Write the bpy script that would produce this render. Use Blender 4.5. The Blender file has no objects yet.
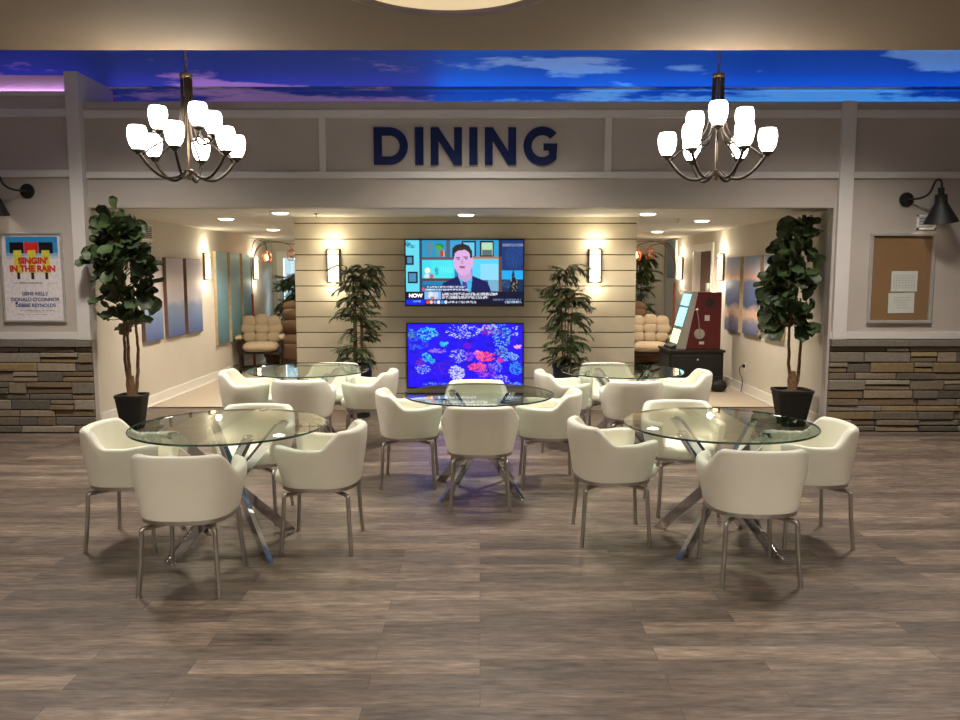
import bpy, math, random
from mathutils import Vector, Matrix, Euler
R = math.radians
PI = math.pi
random.seed(7)
scene = bpy.context.scene
COL = scene.collection

# ------------------------------------------------------------------ camera
F, PITCH, H = 790.0, math.atan(85/790.0), 1.65
cd = bpy.data.cameras.new('camera'); cam = bpy.data.objects.new('camera', cd); COL.objects.link(cam)
cd.sensor_width = 36.0; cd.lens = F/960*36.0; cd.clip_end = 200; cd.clip_start = 0.05
cam.location = (0, 0, H); cam.rotation_euler = (PI/2-PITCH, 0, 0)
scene.camera = cam
scene.view_settings.view_transform = 'Standard'
scene.view_settings.look = 'None'
scene.view_settings.gamma = 1
scene.view_settings.use_curve_mapping = False
scene.view_settings.exposure = 0.22

# ------------------------------------------------------------------ materials
def lin(c):
    c = c/255.0
    return c/12.92 if c <= 0.04045 else ((c+0.055)/1.055)**2.4
def rgb(r, g, b): return (lin(r), lin(g), lin(b), 1)
class NT:
    def __init__(s, name):
        s.m = bpy.data.materials.new(name); s.m.use_nodes = True
        s.n = s.m.node_tree.nodes; s.l = s.m.node_tree.links
        s.b = s.n['Principled BSDF']; s.out = s.n['Material Output']
    def new(s, t, **k):
        x = s.n.new(t)
        for a, v in k.items(): setattr(x, a, v)
        return x
    def link(s, a, b): s.l.new(a, b)
    def coord(s, kind='Object', scale=(1,1,1), loc=(0,0,0)):
        tc = s.new('ShaderNodeTexCoord'); mp = s.new('ShaderNodeMapping')
        mp.inputs['Scale'].default_value = scale; mp.inputs['Location'].default_value = loc
        s.link(tc.outputs[kind], mp.inputs['Vector']); return mp.outputs['Vector']
    def noise(s, vec, scale, detail=3, rough=.5):
        t = s.new('ShaderNodeTexNoise'); t.inputs['Scale'].default_value = scale
        t.inputs['Detail'].default_value = detail; t.inputs['Roughness'].default_value = rough
        if vec is not None: s.link(vec, t.inputs['Vector'])
        return t.outputs['Fac']
    def ramp(s, fac, stops, interp='LINEAR'):
        r = s.new('ShaderNodeValToRGB'); r.color_ramp.interpolation = interp
        e = r.color_ramp.elements
        while len(e) < len(stops): e.new(.5)
        for i, (p, c) in enumerate(stops): e[i].position = p; e[i].color = c
        s.link(fac, r.inputs['Fac']); return r.outputs['Color']
    def mix(s, fac, a, b, mode='MIX'):
        m = s.new('ShaderNodeMix', data_type='RGBA', blend_type=mode)
        for sock, v in ((m.inputs[0], fac), (m.inputs[6], a), (m.inputs[7], b)):
            if hasattr(v, 'links'): s.link(v, sock)
            else: sock.default_value = v
        return m.outputs[2]
    def math(s, op, a, b=0.0):
        m = s.new('ShaderNodeMath', operation=op)
        for sock, v in ((m.inputs[0], a), (m.inputs[1], b)):
            if hasattr(v, 'links'): s.link(v, sock)
            else: sock.default_value = v
        return m.outputs[0]
    def bump(s, h, strength=.2, dist=.01):
        b = s.new('ShaderNodeBump'); b.inputs['Strength'].default_value = strength
        b.inputs['Distance'].default_value = dist; s.link(h, b.inputs['Height'])
        s.link(b.outputs['Normal'], s.b.inputs['Normal'])
    def setp(s, **k):
        names = dict(base='Base Color', rough='Roughness', metal='Metallic', spec='Specular IOR Level', coat='Coat Weight', sheen='Sheen Weight', emc='Emission Color', ems='Emission Strength', trans='Transmission Weight', ior='IOR')
        for a, v in k.items():
            sock = s.b.inputs[names[a]]
            if hasattr(v, 'links'): s.link(v, sock)
            else: sock.default_value = v
        return s
def plain(name, c, rough=.6, metal=0, nscale=14, var=.12, bump=0.0, bscale=80, spec=.5, coord='Object'):
    t = NT(name); v = t.coord(coord)
    f = t.noise(v, nscale, 4)
    c2 = tuple(x*(1-var) for x in c[:3])+(1,); c3 = tuple(min(1, x*(1+var)) for x in c[:3])+(1,)
    t.setp(base=t.ramp(f, [(.3, c2), (.7, c3)]), rough=rough, metal=metal, spec=spec)
    if bump: t.bump(t.noise(v, bscale, 4), bump, .004)
    return t.m
def emis(name, c, strength, base=None):
    t = NT(name); v = t.coord('Object'); f = t.noise(v, 9, 2)
    c2 = tuple(x*.97 for x in c[:3])+(1,)
    t.setp(base=base or c, emc=t.ramp(f, [(.3, c2), (.7, c)]), ems=strength, rough=.4)
    return t.m
def attr_mat(name, emission=0.0, rough=.5, spec=.5):
    t = NT(name); a = t.new('ShaderNodeAttribute', attribute_name='col')
    if emission > 0:
        t.setp(base=(.01, .01, .01, 1), emc=a.outputs['Color'], ems=emission, rough=.25, spec=.3)
    else:
        f = t.noise(t.coord('Object'), 30, 4)
        t.setp(base=t.mix(.35, a.outputs['Color'], t.mix(1, a.outputs['Color'], t.ramp(f, [(.3, (.55,.55,.55,1)), (.7, (1.2,1.2,1.2,1))]), 'MULTIPLY')), rough=rough, spec=spec)
        if rough > .7: t.bump(f, .5, .01)
    return t.m

M = {}
M['wall'] = plain('taupe_wall_paint', rgb(176,167,160), .75, var=.03, nscale=3, bump=.03)
M['trim'] = plain('light_trim_paint', rgb(206,201,199), .55, var=.02, nscale=5)
M['lounge_wall'] = plain('cream_wall_paint', rgb(208,202,190), .7, var=.02, nscale=3, bump=.03)
M['white_paint'] = plain('white_semi_gloss_paint', rgb(236,234,228), .45, var=.02)
M['ceil_low'] = plain('tan_ceiling_paint', rgb(126,112,95), .8, var=.03, nscale=2, bump=.05)
M['ceil_lounge'] = plain('warm_white_ceiling_paint', rgb(208,204,194), .8, var=.02, nscale=3, bump=.05)
M['carpet'] = plain('beige_carpet', rgb(176,164,148), .95, var=.12, nscale=90, bump=.4, bscale=300)
M['leather'] = plain('cream_leather', rgb(250,247,230), .42, var=.025, nscale=6, bump=.06, bscale=160)
M['steel'] = plain('brushed_steel', rgb(184,180,174), .28, 1, var=.08, nscale=30)
M['chrome'] = plain('polished_chrome', rgb(205,205,210), .08, 1, var=.03, nscale=8)
M['bronze'] = plain('dark_pewter_metal', rgb(128,112,92), .35, 1, var=.15, nscale=40)
M['pewter'] = plain('blackened_bronze', rgb(66,58,50), .38, 1, var=.15, nscale=40)
M['black'] = plain('matt_black_enamel', rgb(16,15,15), .6, 0, var=.15, nscale=20)
M['black_pot'] = plain('black_planter_resin', rgb(18,17,17), .6, var=.2, nscale=10, bump=.05)
M['soil'] = plain('potting_soil', rgb(58,44,34), .95, var=.5, nscale=60, bump=.6)
M['bark'] = plain('woody_bark', rgb(118,88,60), .85, var=.4, nscale=35, bump=.5)
M['silver'] = plain('silver_frame_aluminium', rgb(196,194,190), .35, .5, var=.05)
M['tan_frame'] = plain('light_wood_edge', rgb(190,170,136), .5, var=.15, nscale=18)
M['redwood'] = plain('red_stained_pole', rgb(150,70,45), .4, var=.15)
M['copper'] = plain('copper_wire', rgb(214,130,96), .3, 1, var=.1)
M['taupe_fabric'] = plain('taupe_upholstery', rgb(176,158,132), .9, var=.08, nscale=50, bump=.15, bscale=200)
M['brown_leather'] = plain('brown_recliner_leather', rgb(128,98,74), .5, var=.1, nscale=8, bump=.08)
M['dark_wood'] = plain('espresso_wood', rgb(38,26,20), .4, var=.3, nscale=16)
M['red_panel'] = plain('dark_red_laminate', rgb(76,12,15), .4, var=.1, nscale=6)
M['grey_metal'] = plain('grey_powder_coat', rgb(150,148,142), .4, .3, var=.06)
M['paper'] = plain('white_paper', rgb(225,222,214), .8, var=.03)
M['ink'] = plain('grey_ink', rgb(140,140,150), .8, var=.05)
M['cork'] = plain('cork_panel', rgb(150,112,76), .85, var=.18, nscale=120, bump=.2)
M['navy'] = plain('navy_gloss_letters', rgb(34,46,96), .22, .35, var=.08, nscale=4)
M['shade_glass'] = emis('lit_opal_glass', (1, .93, .82, 1), 13)
M['sconce_glass'] = emis('lit_sconce_diffuser', (1, .84, .56, 1), 1.9)
M['downlight'] = emis('lit_downlight_lens', (1, .86, .66, 1), 9)
M['bulb'] = emis('glowing_filament_bulb', (1, .5, .2, 1), 14)
M['door_brown'] = plain('brown_door_wood', rgb(120,92,84), .5, var=.1, nscale=9)
M['red_ink'] = plain('red_print', rgb(196,44,36), .6, var=.03)
M['blue_ink'] = plain('blue_print', rgb(62,82,140), .6, var=.03)
M['dark_ink'] = plain('dark_print', rgb(60,50,50), .6, var=.03)
M['screen_white'] = emis('white_screen_text', (1, 1, 1, 1), .9)
M['cyan_screen'] = emis('lit_cyan_display', (.25, .75, 1, 1), 1.6)
M['gold_screen'] = emis('lit_yellow_green_display', (.6, .8, .45, 1), 1.3)
M['lamp_dome'] = emis('softly_lit_cream_diffuser', (.86, .66, .36, 1), .62, base=rgb(210,190,150))
M['pink_led'] = emis('pink_led_strip', (.68, .38, 1, 1), 34)

def mk_leaf(name, a, b, rough=.35):
    t = NT(name); v = t.coord('Object'); f = t.noise(v, 7, 3)
    t.setp(base=t.ramp(f, [(.3, a), (.7, b)]), rough=rough, spec=.5); t.bump(t.noise(v, 60, 3), .25, .004); return t.m
M['ficus_leaf'] = mk_leaf('fiddle_leaf_green', rgb(30,46,22), rgb(66,84,44), .5)
M['palm_leaf'] = mk_leaf('bamboo_palm_green', rgb(30,50,26), rgb(76,92,50), .45)

def mk_floor():
    t = NT('weathered_oak_planks'); v = t.coord('Object')
    br = t.new('ShaderNodeTexBrick'); br.offset = .37; br.offset_frequency = 2
    br.inputs['Scale'].default_value = 1; br.inputs['Brick Width'].default_value = 1.22
    br.inputs['Row Height'].default_value = .125; br.inputs['Mortar Size'].default_value = .0012
    br.inputs['Mortar Smooth'].default_value = .1; br.inputs['Bias'].default_value = 0
    br.inputs['Color1'].default_value = (0, 0, 0, 1); br.inputs['Color2'].default_value = (1, 1, 1, 1)
    br.inputs['Mortar'].default_value = (.5, .5, .5, 1)
    t.link(v, br.inputs['Vector'])
    # shift the grain per plank
    add = t.new('ShaderNodeVectorMath', operation='MULTIPLY_ADD'); t.link(br.outputs['Color'], add.inputs[0])
    add.inputs[1].default_value = (37, 53, 11); t.link(v, add.inputs[2])
    st = t.new('ShaderNodeMapping'); st.inputs['Scale'].default_value = (2.6, 15, 1); t.link(add.outputs[0], st.inputs['Vector'])
    g = t.noise(st.outputs['Vector'], 2.4, 8, .68)
    st2 = t.new('ShaderNodeMapping'); st2.inputs['Scale'].default_value = (5, 60, 1); t.link(add.outputs[0], st2.inputs['Vector'])
    g2 = t.noise(st2.outputs['Vector'], 2, 5, .7)
    wn = t.new('ShaderNodeTexWhiteNoise', noise_dimensions='1D'); t.link(t.math('MULTIPLY', br.outputs['Color'], 97.3), wn.inputs['W'])
    mott = t.ramp(t.noise(t.coord('Object', (1.1, 5, 1)), 1.7, 6, .62), [(.34, (.74,.73,.72,1)), (.5, (.98,.97,.96,1)), (.66, (1.2,1.18,1.15,1))])
    grain = t.ramp(g, [(.28, rgb(70,60,53)), (.44, rgb(107,95,86)), (.56, rgb(123,110,100)), (.75, rgb(153,140,128))])
    tone = t.ramp(wn.outputs['Value'], [(.0, (.6,.59,.59,1)), (.32, (1.0,.97,.95,1)), (.5, (.72,.71,.71,1)), (.68, (.98,.96,.93,1)), (1, (1.5,1.45,1.38,1))])
    c = t.mix(1, t.mix(1, grain, mott, 'MULTIPLY'), tone, 'MULTIPLY')
    fine = t.ramp(g2, [(.35, (.72,.7,.68,1)), (.6, (1.06,1.06,1.06,1))])
    c = t.mix(.6, c, t.mix(1, c, fine, 'MULTIPLY'))
    # knots
    kn = t.noise(t.coord('Object', (2.2, 7, 1)), 1.6, 2)
    c = t.mix(t.math('MULTIPLY', t.ramp(kn, [(.68, (0,0,0,1)), (.76, (1,1,1,1))]), .45), c, rgb(70,54,44))
    c = t.mix(br.outputs['Fac'], c, rgb(60,48,40))
    t.setp(base=c, rough=t.ramp(g, [(.3, (.46,)*3+(1,)), (.7, (.34,)*3+(1,))]), spec=.42)
    hh = t.math('SUBTRACT', t.math('MULTIPLY', g2, .4), br.outputs['Fac'])
    t.bump(hh, .22, .003)
    return t.m
M['floor'] = mk_floor()

def mk_mural():
    t = NT('painted_sky_with_clouds')
    v = t.coord('Object', (.42, 1.6, 2.6), (3.1, 0, 0))
    n = t.noise(v, 1.5, 7, .58)
    n2 = t.noise(t.coord('Object', (.25, .4, .4), (7, 0, 0)), 1.3, 2)
    sky = t.ramp(n2, [(.35, rgb(66,110,176)), (.65, rgb(92,146,206))])
    cl = t.ramp(n, [(.515, (0,0,0,1)), (.575, (1,1,1,1))])
    t.setp(base=t.mix(cl, sky, rgb(240,232,225)), rough=.8)
    return t.m
M['mural'] = mk_mural()

def mk_glass():
    t = NT('clear_tempered_glass')
    tr = t.new('ShaderNodeBsdfTransparent'); tr.inputs['Color'].default_value = (.90, .955, .93, 1)
    gl = t.new('ShaderNodeBsdfGlossy'); gl.inputs['Roughness'].default_value = .01; gl.inputs['Color'].default_value = (.95, 1, .98, 1)
    fr = t.new('ShaderNodeFresnel'); fr.inputs['IOR'].default_value = 1.52
    mx = t.new('ShaderNodeMixShader')
    ge = t.new('ShaderNodeNewGeometry'); t.link(t.math('MULTIPLY', t.math('DIVIDE', t.math('MULTIPLY', fr.outputs[0], 2.0), t.math('ADD', fr.outputs[0], 1.0)), t.math('SUBTRACT', 1.0, ge.outputs['Backfacing'])), mx.inputs[0]); t.link(tr.outputs[0], mx.inputs[1]); t.link(gl.outputs[0], mx.inputs[2])
    t.link(mx.outputs[0], t.out.inputs['Surface']); return t.m
M['glass'] = mk_glass()
def mk_edge():
    t = NT('green_glass_edge'); f = t.noise(t.coord('Object'), 12, 2)
    t.setp(base=t.ramp(f, [(.3, rgb(24,44,40)), (.7, rgb(66,96,86))]), rough=.08, spec=.8); return t.m
M['glass_edge'] = mk_edge()

def mk_ramp_art(name, stops, namp=.12, nscale=3, mount=None):
    t = NT(name); tc = t.new('ShaderNodeTexCoord'); sp = t.new('ShaderNodeSeparateXYZ'); t.link(tc.outputs['Generated'], sp.inputs[0])
    n = t.noise(t.coord('Object', (1, 1.6, 3.5)), nscale, 6, .6)
    z = t.math('ADD', sp.outputs['Z'], t.math('MULTIPLY', t.math('SUBTRACT', n, .5), namp*2))
    c = t.ramp(z, stops)
    t.setp(base=c, rough=.55); return t.m
M['art_lilac'] = mk_ramp_art('lilac_seascape_print', [(0, rgb(84,98,152)), (.2, rgb(116,138,180)), (.38, rgb(140,158,188)), (.46, rgb(200,196,206)), (.7, rgb(216,206,208)), (1, rgb(186,182,204))], .05)
M['art_teal'] = mk_ramp_art('teal_water_print', [(0, rgb(74,110,122)), (.3, rgb(106,150,162)), (.6, rgb(134,172,190)), (1, rgb(150,188,194))], .1, 6)
M['art_sunset'] = mk_ramp_art('misty_mountain_print', [(0, rgb(88,100,140)), (.14, rgb(140,140,165)), (.22, rgb(226,190,160)), (.30, rgb(214,184,166)), (.38, rgb(76,90,130)), (.52, rgb(96,112,160)), (.66, rgb(110,122,168)), (.72, rgb(232,186,158)), (.82, rgb(190,186,204)), (1, rgb(128,150,188))], .1, 2.2)
M['art_blue'] = mk_ramp_art('pale_blue_print', [(0, rgb(120,136,164)), (.5, rgb(150,166,190)), (1, rgb(136,156,184))], .1)

# ------------------------------------------------------------------ mesh builder
class MB:
    def __init__(s): s.v = []; s.f = []; s.mi = []; s.fc = None
    def _add(s, vs, fs, m=0, mat=None):
        o = len(s.v)
        for p in vs:
            p = Vector(p)
            if mat is not None: p = mat @ p
            s.v.append(tuple(p))
        for f in fs: s.f.append(tuple(i+o for i in f)); s.mi.append(m)
        return s
    def mm(s, a, b, m=0, mat=None):
        x0,y0,z0 = a; x1,y1,z1 = b
        vs = [(x0,y0,z0),(x1,y0,z0),(x1,y1,z0),(x0,y1,z0),(x0,y0,z1),(x1,y0,z1),(x1,y1,z1),(x0,y1,z1)]
        return s._add(vs, [(3,2,1,0),(4,5,6,7),(0,1,5,4),(1,2,6,5),(2,3,7,6),(3,0,4,7)], m, mat)
    def box(s, c, d, rot=None, m=0):
        mat = Matrix.Translation(c) @ (Euler(rot).to_matrix().to_4x4() if rot else Matrix.Identity(4))
        a = tuple(-x/2 for x in d); b = tuple(x/2 for x in d)
        return s.mm(a, b, m, mat)
    def tube(s, pts, r, n=10, m=0, caps=True, flat=None):
        pts = [Vector(p) for p in pts]; k = len(pts)
        rs = r if isinstance(r, (list, tuple)) else [r]*k
        vs = []; up = None
        for i, p in enumerate(pts):
            d = (pts[min(i+1,k-1)]-pts[max(i-1,0)]).normalized()
            if up is None:
                up = Vector((0,0,1)) if abs(d.z) < .9 else Vector((1,0,0))
            a = d.cross(up)
            if a.length < 1e-4: a = d.cross(Vector((0,1,0)))
            a.normalize(); b = a.cross(d).normalized(); up = b
            for j in range(n):
                t = 2*PI*j/n
                vs.append(p + a*math.cos(t)*rs[i] + b*math.sin(t)*rs[i]*(flat or 1))
        fs = []
        for i in range(k-1):
            for j in range(n):
                j2 = (j+1) % n
                fs.append((i*n+j, i*n+j2, (i+1)*n+j2, (i+1)*n+j))
        if caps: fs.append(tuple(range(n-1,-1,-1))); fs.append(tuple((k-1)*n+j for j in range(n)))
        return s._add(vs, fs, m)
    def lathe(s, prof, n=24, c=(0,0,0), m=0, mat=None, sx=1, sy=1, pw=2.0):
        vs = []; fs = []; k = len(prof)
        for r, z in prof:
            for j in range(n):
                t = 2*PI*j/n; ct, st = math.cos(t), math.sin(t)
                q = (abs(ct)**pw+abs(st)**pw)**(-1/pw)
                vs.append((c[0]+r*ct*q*sx, c[1]+r*st*q*sy, c[2]+z))
        for i in range(k-1):
            for j in range(n):
                j2 = (j+1) % n
                fs.append((i*n+j, i*n+j2, (i+1)*n+j2, (i+1)*n+j))
        fs.append(tuple(range(n-1,-1,-1))); fs.append(tuple((k-1)*n+j for j in range(n)))
        return s._add(vs, fs, m, mat)
    def prism(s, poly, axis, a, b, m=0):
        # poly in the other two axes, extruded along axis from a to b
        def P(u, w, q): return {'x': (q,u,w), 'y': (u,q,w), 'z': (u,w,q)}[axis]
        n = len(poly)
        vs = [P(u,w,a) for u,w in poly]+[P(u,w,b) for u,w in poly]
        fs = [tuple(range(n-1,-1,-1)), tuple(range(n,2*n))]
        for i in range(n): fs.append((i, (i+1)%n, n+(i+1)%n, n+i))
        return s._add(vs, fs, m)
    def pillow(s, c, d, rot=None, m=0, pw=4.0, n=20, k=8):
        # soft superellipsoid cushion
        mat = Matrix.Translation(c) @ (Euler(rot).to_matrix().to_4x4() if rot else Matrix.Identity(4))
        vs = []; fs = []
        def se(w, e): return math.copysign(abs(w)**e, w)
        e = 2.0/pw
        for i in range(k+1):
            p = -PI/2+PI*i/k
            for j in range(n):
                t = 2*PI*j/n
                vs.append((d[0]/2*se(math.cos(p), e*1.2)*se(math.cos(t), e), d[1]/2*se(math.cos(p), e*1.2)*se(math.sin(t), e), d[2]/2*se(math.sin(p), 1.0)))
        for i in range(k):
            for j in range(n):
                j2 = (j+1)%n; fs.append((i*n+j, i*n+j2, (i+1)*n+j2, (i+1)*n+j))
        return s._add(vs, fs, m, mat)
    def build(s, name, mats, parent=None, loc=(0,0,0), smooth=True, bevel=0, cols=None, ang=35):
        me = bpy.data.meshes.new(name); me.from_pydata(s.v, [], s.f); me.validate(verbose=False)
        if not isinstance(mats, (list, tuple)): mats = [mats]
        for m in mats: me.materials.append(m)
        if len(mats) > 1 and len(me.polygons) == len(s.mi): me.polygons.foreach_set('material_index', s.mi)
        if cols is not None:
            ca = me.color_attributes.new('col', 'FLOAT_COLOR', 'POINT')
            flat = []
            for c in cols: flat += [c[0], c[1], c[2], 1]
            ca.data.foreach_set('color', flat)
        import bmesh as _b
        bm = _b.new(); bm.from_mesh(me); _b.ops.recalc_face_normals(bm, faces=bm.faces); bm.to_mesh(me); bm.free()
        if smooth:
            me.polygons.foreach_set('use_smooth', [True]*len(me.polygons)); me.set_sharp_from_angle(angle=R(ang))
        me.update()
        o = bpy.data.objects.new(name, me); COL.objects.link(o); o.location = loc
        if parent: o.parent = parent
        if bevel:
            b = o.modifiers.new('bevel', 'BEVEL'); b.width = bevel; b.segments = 2; b.limit_method = 'ANGLE'
        return o
def tag(o, label=None, cat=None, group=None, kind=None):
    if label: o['label'] = label
    if cat: o['category'] = cat
    if group: o['group'] = group
    if kind: o['kind'] = kind
    return o
def thing(name, loc, rz=0, label=None, cat=None, group=None):
    o = bpy.data.objects.new(name, None); COL.objects.link(o); o.location = loc; o.rotation_euler = (0,0,rz); o.empty_display_size = .1
    return tag(o, label, cat, group)
def structure(name, mb, mats, **k):
    o = mb.build(name, mats, smooth=k.pop('smooth', False), **k); o['kind'] = 'structure'; return o
def copy_tree(o, parent=None):
    c = o.copy(); COL.objects.link(c)
    if parent: c.parent = parent
    for ch in [q for q in bpy.data.objects if q.parent == o]: copy_tree(ch, c)
    return c
def kids(o): return [q for q in bpy.data.objects if q.parent == o]
def bez(p0, p1, p2, p3, n=12):
    p0,p1,p2,p3 = map(Vector, (p0,p1,p2,p3)); out = []
    for i in range(n+1):
        t = i/n; out.append(p0*(1-t)**3+p1*3*t*(1-t)**2+p2*3*t*t*(1-t)+p3*t**3)
    return out
def light(name, kind, loc, power, color, size=.1, rot=(0,0,0), size_y=None, spot=None, blend=.6, parent=None):
    l = bpy.data.lights.new(name, kind); l.energy = power; l.color = color
    if kind == 'AREA':
        l.size = size
        if size_y: l.shape = 'RECTANGLE'; l.size_y = size_y
        else: l.shape = 'DISK'
    else: l.shadow_soft_size = size
    if spot: l.spot_size = R(spot); l.spot_blend = blend
    o = bpy.data.objects.new(name, l); COL.objects.link(o); o.location = loc; o.rotation_euler = rot
    if parent: o.parent = parent
    return o
_dg = [None]
def text_mesh(name, body, size, mat, parent, loc, rot, bold=0.0, extrude=.001, align='CENTER', sx=1):
    cu = bpy.data.curves.new(name, 'FONT'); cu.body = body; cu.size = size; cu.align_x = align; cu.align_y = 'CENTER'
    cu.extrude = extrude; cu.offset = bold
    tmp = bpy.data.objects.new('tmp', cu); COL.objects.link(tmp)
    bpy.context.view_layer.update()
    me = bpy.data.meshes.new_from_object(tmp.evaluated_get(bpy.context.evaluated_depsgraph_get()))
    bpy.data.objects.remove(tmp); bpy.data.curves.remove(cu)
    me.name = name; me.materials.clear(); me.materials.append(mat)
    o = bpy.data.objects.new(name, me); COL.objects.link(o); o.location = loc; o.rotation_euler = rot; o.scale = (sx,1,1); o.parent = parent
    return o

# picture raster held as colours on the points of a fine grid (screens and prints)
class Ras:
    def __init__(s, w, h, bg): s.w, s.h = w, h; s.p = [list(bg) for _ in range(w*h)]
    def put(s, x, y, c, a=1.0):
        if 0 <= x < s.w and 0 <= y < s.h:
            q = s.p[y*s.w+x]
            for i in range(3): q[i] = q[i]*(1-a)+c[i]*a
    def rect(s, x0, y0, x1, y1, c, a=1.0):
        for y in range(max(0,int(y0)), min(s.h,int(y1)+1)):
            for x in range(max(0,int(x0)), min(s.w,int(x1)+1)): s.put(x, y, c, a)
    def poly(s, pts, c, a=1.0):
        ys = [p[1] for p in pts]
        for y in range(max(0,int(min(ys))), min(s.h,int(max(ys))+1)):
            xs = []
            for i in range(len(pts)):
                (x0,y0),(x1,y1) = pts[i], pts[(i+1)%len(pts)]
                if (y0 <= y+.5) != (y1 <= y+.5): xs.append(x0+(y+.5-y0)*(x1-x0)/(y1-y0))
            xs.sort()
            for k in range(0, len(xs)-1, 2):
                for x in range(int(round(xs[k])), int(round(xs[k+1]))): s.put(x, y, c, a)
    def ell(s, cx, cy, rx, ry, c, a=1.0, rnd=0.0):
        for y in range(int(cy-ry)-1, int(cy+ry)+2):
            for x in range(int(cx-rx)-1, int(cx+rx)+2):
                if ((x-cx)/rx)**2+((y-cy)/ry)**2 <= 1 and random.random() >= rnd: s.put(x, y, c, a)
    def dashes(s, x0, y0, x1, h, c, a=1.0):
        x = x0
        while x < x1:
            for k in range(h):
                if random.random() < .72: s.put(int(x), int(y0)+k, c, a*random.uniform(.6,1))
            x += 1 if random.random() < .8 else 2
    def mesh(s, name, W, Hh, mat, parent, loc, yoff=0.0):
        # lies in local XZ, facing -Y
        mb = MB(); nx, ny = s.w, s.h; vs = []; cols = []
        for j in range(ny):
            for i in range(nx):
                vs.append((-W/2+W*i/(nx-1), yoff, Hh/2-Hh*j/(ny-1))); q = s.p[j*nx+i]; cols.append((lin(q[0]), lin(q[1]), lin(q[2])))
        fs = [(j*nx+i, (j+1)*nx+i, (j+1)*nx+i+1, j*nx+i+1) for j in range(ny-1) for i in range(nx-1)]
        mb._add(vs, fs)
        return mb.build(name, mat, parent, loc, smooth=False, cols=cols)

# ------------------------------------------------------------------ key planes
XL, XR = -4.17, 3.72            # lounge side walls
OL, OR_ = -4.04, 3.64           # edges of the wide opening
YL = 8.19
YF = 8.25                       # facade
YC = 9.6                        # boarded centre wall
YB = 16.0                       # far wall of the lounge
ZS = 2.34                       # lounge ceiling
WX = 6.6
YCAR = 9.76

# ------------------------------------------------------------------ shell
structure('floor', MB().mm((-WX,-7,-.1),(WX,YCAR,0)), M['floor'])
structure('floor_lounge', MB().mm((-WX,YCAR,-.1),(WX,YB+.3,.004)), M['carpet'])
structure('trim_1', MB().mm((XL,YCAR-.02,0),(XR,YCAR+.02,.009)), M['bronze'])
structure('ceiling_lounge', MB().mm((XL-.15,YF+.2,ZS),(XR+.15,YB+.2,ZS+.12)).mm((XL-.15,YL+.102,ZS-.004),(OL,YF+.2,ZS+.0)).mm((OR_,YF+.1,ZS-.004),(XR+.15,YF+.2,ZS)), M['ceil_lounge'])
CEZ, CEY = 2.83, 4.32
structure('ceiling', MB().mm((-WX,-7,CEZ),(WX,CEY,CEZ+.12)).mm((-WX,CEY-.12,CEZ+.12),(WX,CEY,4.35)), M['ceil_low'])
structure('wall_hall_left', MB().mm((-WX-.15,-7,0),(-WX,9,4.4)), M['wall'])
structure('wall_hall_right', MB().mm((WX,-7,0),(WX+.15,9,4.4)), M['wall'])
structure('wall_hall_back', MB().mm((-WX,-7.15,0),(WX,-7,4.4)), M['wall'])

# sky painted cove and vault above the facade
prof = [(8.95,3.3),(8.95,3.66)]
mb = MB()
def extr(mb, prof, x0, x1, m=0, nx=1):
    n = len(prof); vs = []
    for k in range(nx+1):
        x = x0+(x1-x0)*k/nx; vs += [(x, y, z) for y, z in prof]
    fs = [(k*n+i, k*n+i+1, (k+1)*n+i+1, (k+1)*n+i) for k in range(nx) for i in range(n-1)]
    mb._add(vs, fs, m)
cove = [(8.95,3.3),(8.95,3.66),(9.02,3.68)]
for i in range(13):
    a = PI/2*i/12; cove.append((8.62+.4*math.cos(a), 3.78+.4*math.sin(a)))
cove.append((CEY-.1, 4.18)); cove += [(CEY-.1,4.3),(9.15,4.3),(9.15,3.3),(8.95,3.3)]
mb = MB(); extr(mb, cove, -WX, WX)
structure('ceiling_sky', mb, M['mural'], smooth=True)
structure('trim_2', MB().mm((-WX,8.86,3.655),(WX,8.95,3.685)), M['mural'])

# facade header over the opening
structure('wall_header', MB().mm((OL+.012,YF,ZS),(OR_-.001,YF+.2,3.40)).mm((OL+.012,YF+.2,3.36),(OR_-.001,8.95,3.40)), M['wall'])
def pan(x0, x1, z0, z1, y, d=.022): return MB().mm((x0,y-d,z0),(x1,y,z1))
k = 3
for (x0,x1,z0,z1) in ((-4.028,3.669,3.235,3.315),(-4.028,3.669,2.635,2.70),(-1.64,-1.57,2.70,3.235),(1.27,1.34,2.70,3.235)):
    structure('trim_%d' % k, pan(x0,x1,z0,z1,YF-.0005), M['trim'], bevel=.003); k += 1
# left facade wall: taller, with a glowing ledge
structure('wall_left', MB().mm((-WX,YL,0),(-4.04,YL+.10,ZS)).mm((-WX,YL,ZS),(-4.04,YL+.45,3.46)).mm((-WX,YL+.07,3.46),(-4.10,8.95,3.66)), M['wall'])
structure('trim_%d' % k, MB().mm((-WX,YL-.02,3.445),(-4.165,YL+.012,3.485)), M['trim']); k += 1
structure('trim_%d' % k, MB().mm((-4.165,YL-.035,.98),(-4.03,YL+.102,3.675)).mm((-4.165,YL+.10,ZS),(-4.03,YL+.75,3.675)), M['trim'], bevel=.004); k += 1
for (x0,x1,z0,z1) in ((-WX,-4.165,3.235,3.315),(-WX,-4.165,2.64,2.71),(-WX,-4.165,.985,1.06)):
    structure('trim_%d' % k, pan(x0,x1,z0,z1,YL-.0005), M['trim'], bevel=.003); k += 1
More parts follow.
